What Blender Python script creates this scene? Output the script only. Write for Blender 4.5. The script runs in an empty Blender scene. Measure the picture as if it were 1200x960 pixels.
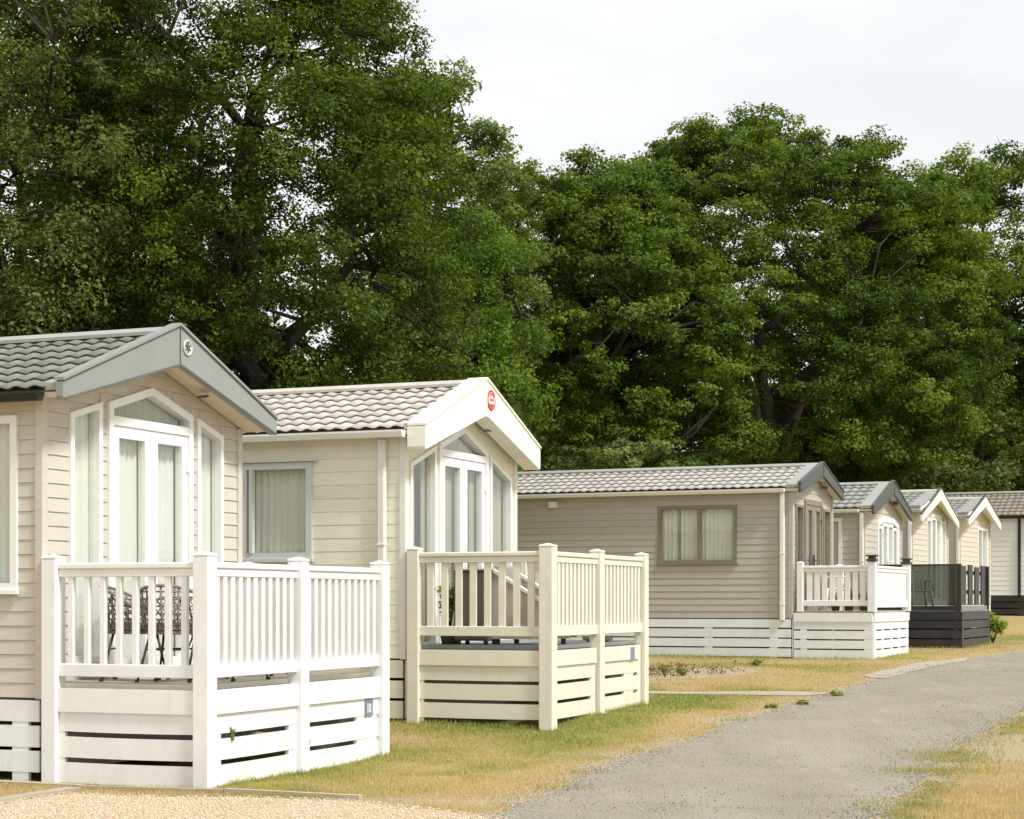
import bpy, math, random
import numpy as np
R = math.radians
scene = bpy.context.scene
col = scene.collection

# ------------------------------------------------------------------ camera
FPX, HOR, CZ = 2200.0, 705.0, 1.5          # focal length and horizon in photo pixels, eye height in metres
cam = bpy.data.cameras.new('camera'); camo = bpy.data.objects.new('camera', cam); col.objects.link(camo)
cam.sensor_width = 36.0; cam.lens = FPX / 1200.0 * 36.0
cam.shift_y = (HOR - 480.0) / 1200.0
cam.clip_start = 0.1; cam.clip_end = 5000
camo.location = (0, 0, CZ); camo.rotation_euler = (R(90), 0, 0)
scene.camera = camo

# ------------------------------------------------------------------ light
SUN = np.array([0.62, -0.48, 0.98]); SUN /= np.linalg.norm(SUN)
SUN_EL = math.asin(SUN[2]); SUN_AZ = math.atan2(SUN[0], SUN[1])
sun = bpy.data.lights.new('sun', 'SUN'); sun.energy = 1.85; sun.angle = R(10); sun.color = (1.0, 0.975, 0.935)
suno = bpy.data.objects.new('sun', sun); col.objects.link(suno)
from mathutils import Vector, Matrix
suno.rotation_euler = Vector(SUN).to_track_quat('Z', 'Y').to_euler()
suno.location = (30, -20, 40)
world = bpy.data.worlds.new('World'); scene.world = world; world.use_nodes = True
wn = world.node_tree.nodes; wl = world.node_tree.links
wn.clear()
wout = wn.new('ShaderNodeOutputWorld'); bg = wn.new('ShaderNodeBackground'); bgc = wn.new('ShaderNodeBackground')
sky = wn.new('ShaderNodeTexSky'); sky.sky_type = 'NISHITA'; sky.sun_disc = False
sky.sun_elevation = SUN_EL; sky.sun_rotation = SUN_AZ; sky.dust_density = 3.0; sky.air_density = 1.0
bg.inputs['Strength'].default_value = 0.10
wl.new(sky.outputs[0], bg.inputs['Color'])
tc = wn.new('ShaderNodeTexCoord'); mp = wn.new('ShaderNodeMapping'); mp.inputs['Scale'].default_value = (2.2, 2.2, 7.0)
nz = wn.new('ShaderNodeTexNoise'); nz.inputs['Scale'].default_value = 1.6; nz.inputs['Detail'].default_value = 6; nz.inputs['Roughness'].default_value = 0.55
cr = wn.new('ShaderNodeValToRGB')
cr.color_ramp.elements[0].position = 0.38; cr.color_ramp.elements[0].color = (0.435, 0.445, 0.445, 1)
cr.color_ramp.elements[1].position = 0.62; cr.color_ramp.elements[1].color = (0.505, 0.505, 0.495, 1)
wl.new(tc.outputs['Generated'], mp.inputs['Vector']); wl.new(mp.outputs[0], nz.inputs['Vector'])
wl.new(nz.outputs['Fac'], cr.inputs['Fac']); wl.new(cr.outputs[0], bgc.inputs['Color'])
bgc.inputs['Strength'].default_value = 1.0
mixw = wn.new('ShaderNodeMixShader'); mixw.inputs['Fac'].default_value = 0.92      # thin even cloud over the sky
wl.new(bg.outputs[0], mixw.inputs[1]); wl.new(bgc.outputs[0], mixw.inputs[2]); wl.new(mixw.outputs[0], wout.inputs['Surface'])
vs = scene.view_settings
vs.view_transform = 'Standard'; vs.look = 'None'; vs.exposure = 1.1; vs.gamma = 1.0; vs.use_curve_mapping = False
scene.render.engine = 'CYCLES'
scene.cycles.max_bounces = 8; scene.cycles.transparent_max_bounces = 12
scene.cycles.use_denoising = True

# ------------------------------------------------------------------ helpers: meshes
def tag(o, label=None, cat=None, group=None, kind=None):
    if label: o['label'] = label
    if cat: o['category'] = cat
    if group: o['group'] = group
    if kind: o['kind'] = kind
    return o

def link(name, me, parent=None):
    o = bpy.data.objects.new(name, me); col.objects.link(o)
    if parent is not None: o.parent = parent
    return o

def empty(name, loc, rz=0.0):
    o = link(name, None); o.location = loc; o.rotation_euler = (0, 0, rz); o.empty_display_size = 0.2
    return o

class MB:
    def __init__(self): self.v = []; self.f = []
    def raw(self, vs, fs):
        vs = [tuple(map(float, p)) for p in vs]
        vol = 0.0                                   # orient closed shells outward
        for f in fs:
            p0 = vs[f[0]]
            for k in range(1, len(f) - 1):
                a, b = vs[f[k]], vs[f[k + 1]]
                vol += (p0[0] * (a[1] * b[2] - a[2] * b[1]) + p0[1] * (a[2] * b[0] - a[0] * b[2]) + p0[2] * (a[0] * b[1] - a[1] * b[0]))
        n = len(self.v); self.v += vs
        self.f += [tuple(n + i for i in (f if vol >= 0 else f[::-1])) for f in fs]
        return self
    def box(self, x0, x1, y0, y1, z0, z1):
        v = [(x, y, z) for z in (z0, z1) for y in (y0, y1) for x in (x0, x1)]
        return self.raw(v, [(0, 2, 3, 1), (4, 5, 7, 6), (0, 1, 5, 4), (2, 6, 7, 3), (0, 4, 6, 2), (1, 3, 7, 5)])
    def cbox(self, x0, x1, y0, y1, z0, z1, b=0.006):
        lo = (x0, y0, z0); hi = (x1, y1, z1); v = []; idx = {}
        for sx in (0, 1):
            for sy in (0, 1):
                for sz in (0, 1):
                    s = (sx, sy, sz)
                    for ax in range(3):
                        p = [0, 0, 0]
                        for k in range(3):
                            e = hi[k] if s[k] else lo[k]
                            p[k] = e if k == ax else e + (-b if s[k] else b)
                        idx[(s, ax)] = len(v); v.append(p)
        f = []
        for ax in range(3):
            o = [k for k in range(3) if k != ax]
            for sd in (0, 1):
                q = []
                for (a, c) in ((0, 0), (1, 0), (1, 1), (0, 1)):
                    s = [0, 0, 0]; s[ax] = sd; s[o[0]] = a; s[o[1]] = c
                    q.append(idx[(tuple(s), ax)])
                if (sd == 1) != (ax != 1): q = q[::-1]
                f.append(q)
        for ax in range(3):                         # edge chamfers run along ax
            o = [k for k in range(3) if k != ax]
            for (a, c) in ((0, 0), (1, 0), (1, 1), (0, 1)):
                s0 = [0, 0, 0]; s0[o[0]] = a; s0[o[1]] = c; s1 = list(s0); s0[ax] = 0; s1[ax] = 1
                q = [idx[(tuple(s0), o[0])], idx[(tuple(s1), o[0])], idx[(tuple(s1), o[1])], idx[(tuple(s0), o[1])]]
                A = np.array([v[i] for i in q], float); nrm = np.cross(A[1] - A[0], A[2] - A[0]); cen = np.array([(lo[k] + hi[k]) / 2 for k in range(3)])
                if np.dot(nrm, A.mean(0) - cen) < 0: q = q[::-1]
                f.append(q)
        for key in [(sx, sy, sz) for sx in (0, 1) for sy in (0, 1) for sz in (0, 1)]:
            q = [idx[(key, 0)], idx[(key, 1)], idx[(key, 2)]]
            A = np.array([v[i] for i in q], float); nrm = np.cross(A[1] - A[0], A[2] - A[0]); cen = np.array([(lo[k] + hi[k]) / 2 for k in range(3)])
            if np.dot(nrm, A.mean(0) - cen) < 0: q = q[::-1]
            f.append(q)
        n = len(self.v); self.v += [tuple(p) for p in v]; self.f += [tuple(n + i for i in q) for q in f]
        return self
    def prism(self, pts, fn, w0, w1):               # polygon in (u, v) pushed from w0 to w1 through fn(u, v, w)
        n = len(pts)
        v = [fn(u, q, w0) for u, q in pts] + [fn(u, q, w1) for u, q in pts]
        f = [tuple(range(n)), tuple(range(2 * n - 1, n - 1, -1))]
        f += [((i + 1) % n, i, n + i, n + (i + 1) % n) for i in range(n)]
        return self.raw(v, f)
    def ring(self, outer, inner, fn, w0, w1):
        n = len(outer)
        v = [fn(u, q, w) for w in (w0, w1) for L in (outer, inner) for u, q in L]
        f = []
        for i in range(n):
            j = (i + 1) % n
            O0, O1, I0, I1 = i, j, n + i, n + j
            f += [(O0, O1, I1, I0), (2 * n + O1, 2 * n + O0, 2 * n + I0, 2 * n + I1), (O1, O0, 2 * n + O0, 2 * n + O1), (I0, I1, 2 * n + I1, 2 * n + I0)]
        return self.raw(v, f)
    def tube(self, pts, rad, sides=8):
        pts = [np.array(p, float) for p in pts]; n = len(pts)
        if not hasattr(rad, '__len__'): rad = [rad] * n
        v = []
        for i, p in enumerate(pts):
            d = pts[min(i + 1, n - 1)] - pts[max(i - 1, 0)]; d /= (np.linalg.norm(d) + 1e-9)
            a = np.cross(d, (0, 0, 1)) if abs(d[2]) < .9 else np.cross(d, (1, 0, 0)); a /= np.linalg.norm(a); b = np.cross(d, a)
            for k in range(sides):
                t = 2 * math.pi * k / sides
                v.append(p + rad[i] * (math.cos(t) * a + math.sin(t) * b))
        f = []
        for i in range(n - 1):
            for k in range(sides):
                f.append((i * sides + k, i * sides + (k + 1) % sides, (i + 1) * sides + (k + 1) % sides, (i + 1) * sides + k))
        f += [tuple(range(sides - 1, -1, -1)), tuple(range((n - 1) * sides, n * sides))]
        return self.raw(v, f)
    def lathe(self, prof, cx=0, cy=0, sides=16):
        v = []; n = len(prof)
        for r, z in prof:
            for k in range(sides):
                t = 2 * math.pi * k / sides; v.append((cx + r * math.cos(t), cy + r * math.sin(t), z))
        f = [tuple(range(sides - 1, -1, -1)), tuple(range((n - 1) * sides, n * sides))]
        for i in range(n - 1):
            for k in range(sides):
                f.append((i * sides + k, i * sides + (k + 1) % sides, (i + 1) * sides + (k + 1) % sides, (i + 1) * sides + k))
        return self.raw(v, f)
    def mesh(self, name, mat, smooth=False):
        me = bpy.data.meshes.new(name); me.from_pydata(self.v, [], self.f)
        if mat: me.materials.append(mat)
        if smooth: me.polygons.foreach_set('use_smooth', [True] * len(me.polygons))
        return me
    def build(self, name, mat, parent=None, smooth=False, loc=None, rot=None):
        o = link(name, self.mesh(name, mat, smooth), parent)
        if loc is not None: o.location = loc
        if rot is not None: o.rotation_euler = rot
        return o

def np_mesh(name, verts, faces, mat, attrs=None, smooth=False):
    """verts (n,3), faces (m,k) numpy; attrs {name: (n,) float point values}"""
    me = bpy.data.meshes.new(name); n, (m, k) = len(verts), faces.shape
    me.vertices.add(n); me.vertices.foreach_set('co', np.ascontiguousarray(verts, np.float32).ravel())
    me.loops.add(m * k); me.loops.foreach_set('vertex_index', np.ascontiguousarray(faces, np.int32).ravel())
    me.polygons.add(m); me.polygons.foreach_set('loop_start', np.arange(0, m * k, k, dtype=np.int32))
    try: me.polygons.foreach_set('loop_total', np.full(m, k, np.int32))
    except Exception: pass
    for an, av in (attrs or {}).items():
        a = me.attributes.new(an, 'FLOAT', 'POINT'); a.data.foreach_set('value', np.ascontiguousarray(av, np.float32))
    if smooth: me.polygons.foreach_set('use_smooth', np.ones(m, bool))
    me.update(calc_edges=True); me.validate()
    if mat: me.materials.append(mat)
    return me

def inset(poly, d):
    n = len(poly); out = []; area = sum(poly[i][0] * poly[(i + 1) % n][1] - poly[(i + 1) % n][0] * poly[i][1] for i in range(n))
    sg = 1 if area > 0 else -1
    L = []
    for i in range(n):
        (x0, y0), (x1, y1) = poly[i], poly[(i + 1) % n]; dx, dy = x1 - x0, y1 - y0; l = math.hypot(dx, dy)
        nx, ny = -dy / l * sg, dx / l * sg; L.append((nx, ny, nx * x0 + ny * y0 + d))
    for i in range(n):
        a, b = L[i - 1], L[i]; det = a[0] * b[1] - a[1] * b[0]
        out.append(((a[2] * b[1] - a[1] * b[2]) / det, (a[0] * b[2] - a[2] * b[0]) / det))
    return out

# ------------------------------------------------------------------ materials
def newmat(name):
    m = bpy.data.materials.new(name); m.use_nodes = True
    nt = m.node_tree; b = nt.nodes['Principled BSDF']
    return m, nt, b

def paint(name, c, rough=0.5, var=0.06, scale=3.0, bump=0.0, bscale=60, spec=0.3, dirt=None, dirt_amt=0.0, stretch=(1, 1, 1), metal=0.0):
    m, nt, b = newmat(name); N, L = nt.nodes, nt.links
    tcn = N.new('ShaderNodeTexCoord'); geo = N.new('ShaderNodeNewGeometry')
    mpn = N.new('ShaderNodeMapping'); mpn.inputs['Scale'].default_value = stretch
    L.new(geo.outputs['Position'], mpn.inputs['Vector'])
    n1 = N.new('ShaderNodeTexNoise'); n1.inputs['Scale'].default_value = scale; n1.inputs['Detail'].default_value = 5; n1.inputs['Roughness'].default_value = .62
    L.new(mpn.outputs[0], n1.inputs['Vector'])
    rp = N.new('ShaderNodeValToRGB'); rp.color_ramp.elements[0].position = .3; rp.color_ramp.elements[1].position = .7
    rp.color_ramp.elements[0].color = tuple(x * (1 - var) for x in c) + (1,); rp.color_ramp.elements[1].color = tuple(min(x * (1 + var), .95) for x in c) + (1,)
    L.new(n1.outputs['Fac'], rp.inputs['Fac']); last = rp.outputs[0]
    oi = N.new('ShaderNodeObjectInfo'); hs = N.new('ShaderNodeHueSaturation')     # each piece a touch different
    mr = N.new('ShaderNodeMapRange'); mr.inputs['To Min'].default_value = 1 - var * .7; mr.inputs['To Max'].default_value = 1 + var * .5
    L.new(oi.outputs['Random'], mr.inputs['Value']); L.new(mr.outputs[0], hs.inputs['Value']); L.new(last, hs.inputs['Color']); last = hs.outputs[0]
    if dirt:
        n2 = N.new('ShaderNodeTexNoise'); n2.inputs['Scale'].default_value = 1.7; n2.inputs['Detail'].default_value = 8; n2.inputs['Roughness'].default_value = .72
        mp2 = N.new('ShaderNodeMapping'); mp2.inputs['Scale'].default_value = (3.0, 3.0, 1.0); mp2.inputs['Location'].default_value = (3.3, 1.7, 0)
        L.new(geo.outputs['Position'], mp2.inputs['Vector']); L.new(mp2.outputs[0], n2.inputs['Vector'])
        r2 = N.new('ShaderNodeValToRGB'); r2.color_ramp.elements[0].position = .52; r2.color_ramp.elements[1].position = .78
        r2.color_ramp.elements[0].color = (0, 0, 0, 1); r2.color_ramp.elements[1].color = (dirt_amt,) * 3 + (1,)
        L.new(n2.outputs['Fac'], r2.inputs['Fac'])
        mx = N.new('ShaderNodeMixRGB'); mx.inputs['Color2'].default_value = dirt + (1,)
        L.new(r2.outputs[0], mx.inputs['Fac']); L.new(last, mx.inputs['Color1']); last = mx.outputs[0]
    L.new(last, b.inputs['Base Color'])
    b.inputs['Roughness'].default_value = rough; b.inputs['Specular IOR Level'].default_value = spec; b.inputs['Metallic'].default_value = metal
    if bump:
        n3 = N.new('ShaderNodeTexNoise'); n3.inputs['Scale'].default_value = bscale; n3.inputs['Detail'].default_value = 4
        L.new(mpn.outputs[0], n3.inputs['Vector'])
        bp = N.new('ShaderNodeBump'); bp.inputs['Strength'].default_value = bump; bp.inputs['Distance'].default_value = .01
        L.new(n3.outputs['Fac'], bp.inputs['Height']); L.new(bp.outputs[0], b.inputs['Normal'])
    return m

GREEN_DIRT = (.30, .30, .18); BROWN_DIRT = (.36, .28, .19)
M = {}
M['pvc_white'] = paint('white plastic', (.82, .82, .805), .42, .03, 4, .03, 120, .35, BROWN_DIRT, .22)
M['skirt_white'] = paint('white skirting plastic', (.79, .805, .80), .5, .04, 3, .03, 120, .3, GREEN_DIRT, .28)
M['pvc_cream'] = paint('cream plastic', (.76, .725, .605), .45, .04, 4, .03, 120, .3, BROWN_DIRT, .22)
M['frame_white'] = paint('white window plastic', (.84, .84, .82), .3, .02, 4, 0, 10, .45)
M['frame_taupe'] = paint('taupe window plastic', (.235, .205, .155), .4, .04, 4)
M['frame_grey'] = paint('pale grey window plastic', (.62, .64, .62), .35, .03, 4)
M['sid1'] = paint('beige siding', (.585, .54, .475), .55, .045, 5, .12, 45, .25, BROWN_DIRT, .12, (1, 1, 6))
M['sid2'] = paint('cream siding', (.83, .81, .675), .55, .04, 5, .12, 45, .25, GREEN_DIRT, .12, (1, 1, 6))
M['sid3'] = paint('taupe siding', (.465, .44, .39), .55, .05, 5, .12, 45, .25, BROWN_DIRT, .12, (1, 1, 6))
M['sid4'] = paint('stone siding', (.53, .49, .42), .55, .05, 5, .12, 45, .25, BROWN_DIRT, .12, (1, 1, 6))
M['sid5'] = paint('sand siding', (.62, .57, .47), .55, .05, 5, .12, 45, .25, BROWN_DIRT, .12, (1, 1, 6))
M['sid7'] = paint('pale grey siding', (.80, .82, .815), .55, .04, 5, .1, 45, .25, BROWN_DIRT, .1, (1, 1, 6))
M['tile1'] = paint('grey roof tile', (.21, .215, .19), .6, .12, 9, .25, 150, .3, (.28, .27, .19), .5)
M['tile2'] = paint('beige roof tile', (.51, .475, .42), .65, .12, 9, .25, 150, .25, (.26, .23, .17), .3)
M['tile3'] = paint('stone roof tile', (.47, .45, .405), .65, .12, 9, .25, 150, .25, (.24, .22, .16), .35)
M['tile4'] = paint('grey green roof tile', (.31, .31, .275), .6, .12, 9, .25, 150, .3, (.22, .20, .13), .5)
M['tile7'] = paint('brown roof tile', (.30, .26, .205), .65, .14, 9, .25, 150, .3, (.16, .13, .09), .5)
M['barge1'] = paint('grey bargeboard', (.275, .292, .278), .4, .05, 3, 0, 10, .4, (.24, .23, .18), .25)
M['trim_dark'] = paint('dark grey trim', (.115, .12, .11), .45, .08, 4)
M['barge_cream'] = paint('cream bargeboard', (.86, .83, .74), .4, .03, 3, 0, 10, .35, BROWN_DIRT, .1)
M['barge_grey'] = paint('slate grey bargeboard', (.075, .078, .072), .42, .06, 3, 0, 10, .4)
M['verge_grey'] = paint('light grey verge', (.34, .345, .32), .45, .06, 3)
M['soffit'] = paint('cream soffit', (.72, .62, .48), .6, .03, 3)
M['gutter_white'] = paint('white gutter', (.78, .77, .72), .4, .04, 5)
M['gutter_black'] = paint('black gutter', (.02, .02, .02), .4, .1, 5)
M['black_board'] = paint('black board', (.03, .03, .029), .42, .25, 3, .05, 90, .4, (.06, .056, .045), .3)
M['grey_edge'] = paint('grey deck edge', (.24, .25, .24), .6, .08, 6)
M['deck_plank'] = paint('weathered deck plank', (.45, .40, .32), .7, .14, 6, .2, 80, .2, (.25, .22, .15), .4, (1, 6, 1))
M['dark_metal'] = paint('dark metal', (.035, .03, .028), .4, .1, 6, 0, 10, .5)
M['rattan'] = paint('grey brown rattan', (.23, .20, .165), .6, .2, 30)
M['cushion'] = paint('grey cushion', (.30, .295, .27), .9, .06, 9, .2, 200, .1)
M['interior'] = paint('interior wall', (.33, .30, .25), .8, .05, 3)
M['box_brown'] = paint('grey brown box panel', (.13, .12, .09), .55, .08, 5)
M['lounger'] = paint('beige weave', (.52, .48, .40), .8, .06, 25, .2, 150, .1)
M['plastic_white'] = paint('white garden plastic', (.75, .75, .73), .35, .03, 5)
M['concrete'] = paint('pale concrete', (.42, .365, .28), .85, .12, 2.5, .3, 60, .15, (.33, .27, .17), .5)
M['apron'] = paint('dusty concrete', (.37, .33, .265), .9, .12, 2.5, .3, 60, .1, (.31, .26, .18), .6)
M['timber_edge'] = paint('weathered timber edging', (.43, .36, .26), .8, .15, 5, .3, 50, .15, (.25, .2, .13), .5)
M['bark'] = paint('bark', (.05, .045, .034), .9, .3, 6, .8, 14, .1, (.10, .11, .06), .5, (1, 1, .35))
M['bark_pale'] = paint('pale dead bark', (.13, .115, .09), .9, .25, 6, .8, 14, .1, None, 0, (1, 1, .35))
M['red'] = paint('red enamel', (.62, .04, .05), .35, .04, 4)
M['silver'] = paint('silver badge', (.72, .73, .72), .25, .03, 4, metal=.4)
M['blue'] = paint('faded blue plate', (.20, .25, .34), .4, .15, 14)
M['terracotta'] = paint('terracotta', (.33, .12, .06), .7, .1, 6)
M['lamp_brown'] = paint('brown lamp cap', (.09, .07, .05), .4, .1, 6)

def glass(name, tint=(.97, .985, .975), ior=1.5, extra=0.045):
    m = bpy.data.materials.new(name); m.use_nodes = True; nt = m.node_tree; nt.nodes.clear(); N, L = nt.nodes, nt.links
    o = N.new('ShaderNodeOutputMaterial'); t = N.new('ShaderNodeBsdfTransparent'); t.inputs[0].default_value = tint + (1,)
    g = N.new('ShaderNodeBsdfGlossy'); g.inputs['Roughness'].default_value = .015; g.inputs[0].default_value = (.95, .97, .95, 1)
    lw = N.new('ShaderNodeLayerWeight'); lw.inputs['Blend'].default_value = .5
    pw = N.new('ShaderNodeMath'); pw.operation = 'POWER'; pw.inputs[1].default_value = 4.5
    ad = N.new('ShaderNodeMath'); ad.operation = 'MULTIPLY_ADD'; ad.inputs[1].default_value = .94; ad.inputs[2].default_value = extra; ad.use_clamp = True
    mx = N.new('ShaderNodeMixShader'); L.new(lw.outputs['Facing'], pw.inputs[0]); L.new(pw.outputs[0], ad.inputs[0]); L.new(ad.outputs[0], mx.inputs[0]); L.new(t.outputs[0], mx.inputs[1]); L.new(g.outputs[0], mx.inputs[2])
    n = N.new('ShaderNodeTexNoise'); n.inputs['Scale'].default_value = 1.5; bp = N.new('ShaderNodeBump'); bp.inputs['Strength'].default_value = .04; bp.inputs['Distance'].default_value = .05
    L.new(n.outputs['Fac'], bp.inputs['Height']); L.new(bp.outputs[0], g.inputs['Normal'])
    L.new(mx.outputs[0], o.inputs['Surface'])
    return m
M['glass'] = glass('window glass')
M['glass_dark'] = glass('tinted deck glass', (.36, .385, .37), 1.5, .03)

def cloth(name, c, tr=.16):
    m = bpy.data.materials.new(name); m.use_nodes = True; nt = m.node_tree; nt.nodes.clear(); N, L = nt.nodes, nt.links
    o = N.new('ShaderNodeOutputMaterial'); d = N.new('ShaderNodeBsdfDiffuse'); t = N.new('ShaderNodeBsdfTranslucent'); mx = N.new('ShaderNodeMixShader'); mx.inputs[0].default_value = tr
    g = N.new('ShaderNodeNewGeometry'); n = N.new('ShaderNodeTexNoise'); n.inputs['Scale'].default_value = 5; r = N.new('ShaderNodeValToRGB')
    r.color_ramp.elements[0].color = tuple(x * .92 for x in c) + (1,); r.color_ramp.elements[1].color = c + (1,)
    L.new(g.outputs['Position'], n.inputs['Vector']); L.new(n.outputs['Fac'], r.inputs['Fac'])
    L.new(r.outputs[0], d.inputs[0]); L.new(r.outputs[0], t.inputs[0]); L.new(d.outputs[0], mx.inputs[1]); L.new(t.outputs[0], mx.inputs[2]); L.new(mx.outputs[0], o.inputs['Surface'])
    return m
M['curtain'] = cloth('pale curtain', (.90, .89, .80)); M['curtain_green'] = cloth('grey green curtain', (.42, .45, .37)); M['curtain_dark'] = cloth('dim curtain', (.50, .47, .36))

def leafmat(name, dark, light, trans=.38):
    m = bpy.data.materials.new(name); m.use_nodes = True; nt = m.node_tree; nt.nodes.clear(); N, L = nt.nodes, nt.links
    o = N.new('ShaderNodeOutputMaterial'); at = N.new('ShaderNodeAttribute'); at.attribute_name = 'tint'
    r = N.new('ShaderNodeValToRGB'); r.color_ramp.elements[0].color = dark + (1,); r.color_ramp.elements[1].color = light + (1,)
    p = N.new('ShaderNodeBsdfPrincipled'); p.inputs['Roughness'].default_value = .55; p.inputs['Specular IOR Level'].default_value = .12
    t = N.new('ShaderNodeBsdfTranslucent'); mx = N.new('ShaderNodeMixShader'); mx.inputs[0].default_value = trans
    tcx = N.new('ShaderNodeMixRGB'); tcx.blend_type = 'MULTIPLY'; tcx.inputs[0].default_value = 1; tcx.inputs[2].default_value = (1.05, 1.15, .42, 1)
    L.new(at.outputs['Fac'], r.inputs['Fac']); L.new(r.outputs[0], p.inputs['Base Color']); L.new(r.outputs[0], tcx.inputs[1]); L.new(tcx.outputs[0], t.inputs[0])
    L.new(p.outputs[0], mx.inputs[1]); L.new(t.outputs[0], mx.inputs[2]); L.new(mx.outputs[0], o.inputs['Surface'])
    return m

# ------------------------------------------------------------------ the terrain
_ZY = [(-50, 0), (17.6, 0), (19.9, .17), (20.6, .21), (22.8, .265), (28, .33), (35, .42), (41, .48), (46.5, .55), (52, .66), (61, 1.05), (72, 1.35), (90, 1.6), (5000, 1.6)]
_zy_x = np.array([a for a, b in _ZY], float); _zy_z = np.array([b for a, b in _ZY], float)
def ground_z(x, y):
    x = np.asarray(x, float); y = np.asarray(y, float); z = 0
    for d in (-.9, -.45, 0, .45, .9): z = z + np.interp(y + d, _zy_x, _zy_z) / 5
    return z + .012 * np.sin(x * 1.3 + y * .9) * np.sin(y * .7 - x * .4) + .006 * np.sin(x * 3.1 + 1) * np.sin(y * 2.7)
def px_ground(x, y):
    z = 0.0; Y = 20.
    for _ in range(60):
        Y = FPX * (CZ - z) / (y - HOR); X = (x - 600) / FPX * Y; z = .5 * z + .5 * float(ground_z(X, Y))
    return X, Y
def in_poly(px, py, poly):
    px = np.asarray(px); py = np.asarray(py); ins = np.zeros(px.shape, bool); n = len(poly)
    for i in range(n):
        x0, y0 = poly[i]; x1, y1 = poly[(i + 1) % n]
        c = ((y0 > py) != (y1 > py)) & (px < (x1 - x0) * (py - y0) / (y1 - y0 + 1e-12) + x0); ins ^= c
    return ins
def dist_poly(px, py, line, closed=False):
    d = np.full(np.shape(px), 1e9); n = len(line)
    for i in range(n if closed else n - 1):
        x0, y0 = line[i]; x1, y1 = line[(i + 1) % n]; dx, dy = x1 - x0, y1 - y0
        t = np.clip(((px - x0) * dx + (py - y0) * dy) / (dx * dx + dy * dy + 1e-12), 0, 1)
        d = np.minimum(d, np.hypot(px - x0 - t * dx, py - y0 - t * dy))
    return d
def vnoise(x, y, s, seed=0):
    x = np.asarray(x, float) * s + seed * 17.3; y = np.asarray(y, float) * s + seed * 9.1
    xi = np.floor(x); yi = np.floor(y); fx = x - xi; fy = y - yi; fx = fx * fx * (3 - 2 * fx); fy = fy * fy * (3 - 2 * fy)
    h = lambda a, b: np.modf(np.abs(np.sin(a * 127.1 + b * 311.7 + seed) * 43758.5453))[0]
    return (h(xi, yi) * (1 - fx) + h(xi + 1, yi) * fx) * (1 - fy) + (h(xi, yi + 1) * (1 - fx) + h(xi + 1, yi + 1) * fx) * fy
def fbm(x, y, s, seed=0): return (vnoise(x, y, s, seed) + .5 * vnoise(x, y, s * 2.1, seed + 1) + .25 * vnoise(x, y, s * 4.3, seed + 2)) / 1.75

def frame(th):
    t = R(th); return np.array([math.sin(t), math.cos(t)]), np.array([math.cos(t), -math.sin(t)])
def corner(x, Y): return ((x - 600) / FPX * Y, Y)
C1, C2, C3 = corner(49, 15.55), corner(474, 20.4), corner(928, 35.6)
C4, C5, C6, C7 = corner(1013, 41.5), corner(1069, 46.5), corner(1125, 52.0), corner(1235, 60.6)
def loc2w(C, th, x, y):
    a, b = frame(th); return (C[0] + b[0] * x + a[0] * y, C[1] + b[1] * x + a[1] * y)

ROAD_L = [px_ground(*p) for p in [(535, 985), (600, 943), (680, 908), (732, 889), (800, 866), (900, 834), (960, 816), (1040, 791), (1130, 773), (1200, 763)]]
ROAD_R = [px_ground(*p) for p in [(1000, 985), (1035, 956), (1080, 924), (1092, 905), (1122, 880), (1165, 858), (1200, 838)]]
def extend(L, back, fwd):
    (x0, y0), (x1, y1) = L[0], L[1]; d = np.array([x1 - x0, y1 - y0]); d /= np.linalg.norm(d)
    (u0, v0), (u1, v1) = L[-2], L[-1]; e = np.array([u1 - u0, v1 - v0]); e /= np.linalg.norm(e)
    return [(x0 - d[0] * back, y0 - d[1] * back)] + list(L) + [(u1 + e[0] * fwd, v1 + e[1] * fwd)]
ROAD_L = [(-4.6, 2.0), (-3.4, 7.0)] + ROAD_L + [(12.6, 44), (19, 56), (30, 76)]
ROAD_R = [(-1.2, 2.0), (.3, 7.0)] + ROAD_R + [(9.2, 30.5), (13.0, 38), (17.0, 46), (23.5, 56), (35, 76)]
ROAD = ROAD_L + ROAD_R[::-1]
_a1, _b1 = frame(22)
GRAVEL = [loc2w(C1, 22, x, y) for x, y in [(.62, -.62), (3.05, -.38), (4.6, -.9), (4.3, -5.5), (.62, -5.5)]]
PATH2 = [px_ground(*p) for p in [(700, 808.5), (880, 810), (968, 811), (985, 813), (955, 816.5), (880, 815), (700, 814)]]
APRON = [px_ground(*p) for p in [(1006, 794), (1026, 787), (1058, 779.0), (1120, 771.4), (1150, 769.3), (1140, 774), (1090, 785), (1040, 797)]]
BED = [px_ground(*p) for p in [(700, 786), (760, 786), (800, 784.5), (868, 783), (884, 786), (850, 791.5), (760, 796), (700, 796)]]
BARE = [px_ground(*p) for p in [(1124, 872), (1150, 866), (1200, 864), (1260, 866), (1260, 884), (1200, 891), (1165, 892), (1150, 884)]]

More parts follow.
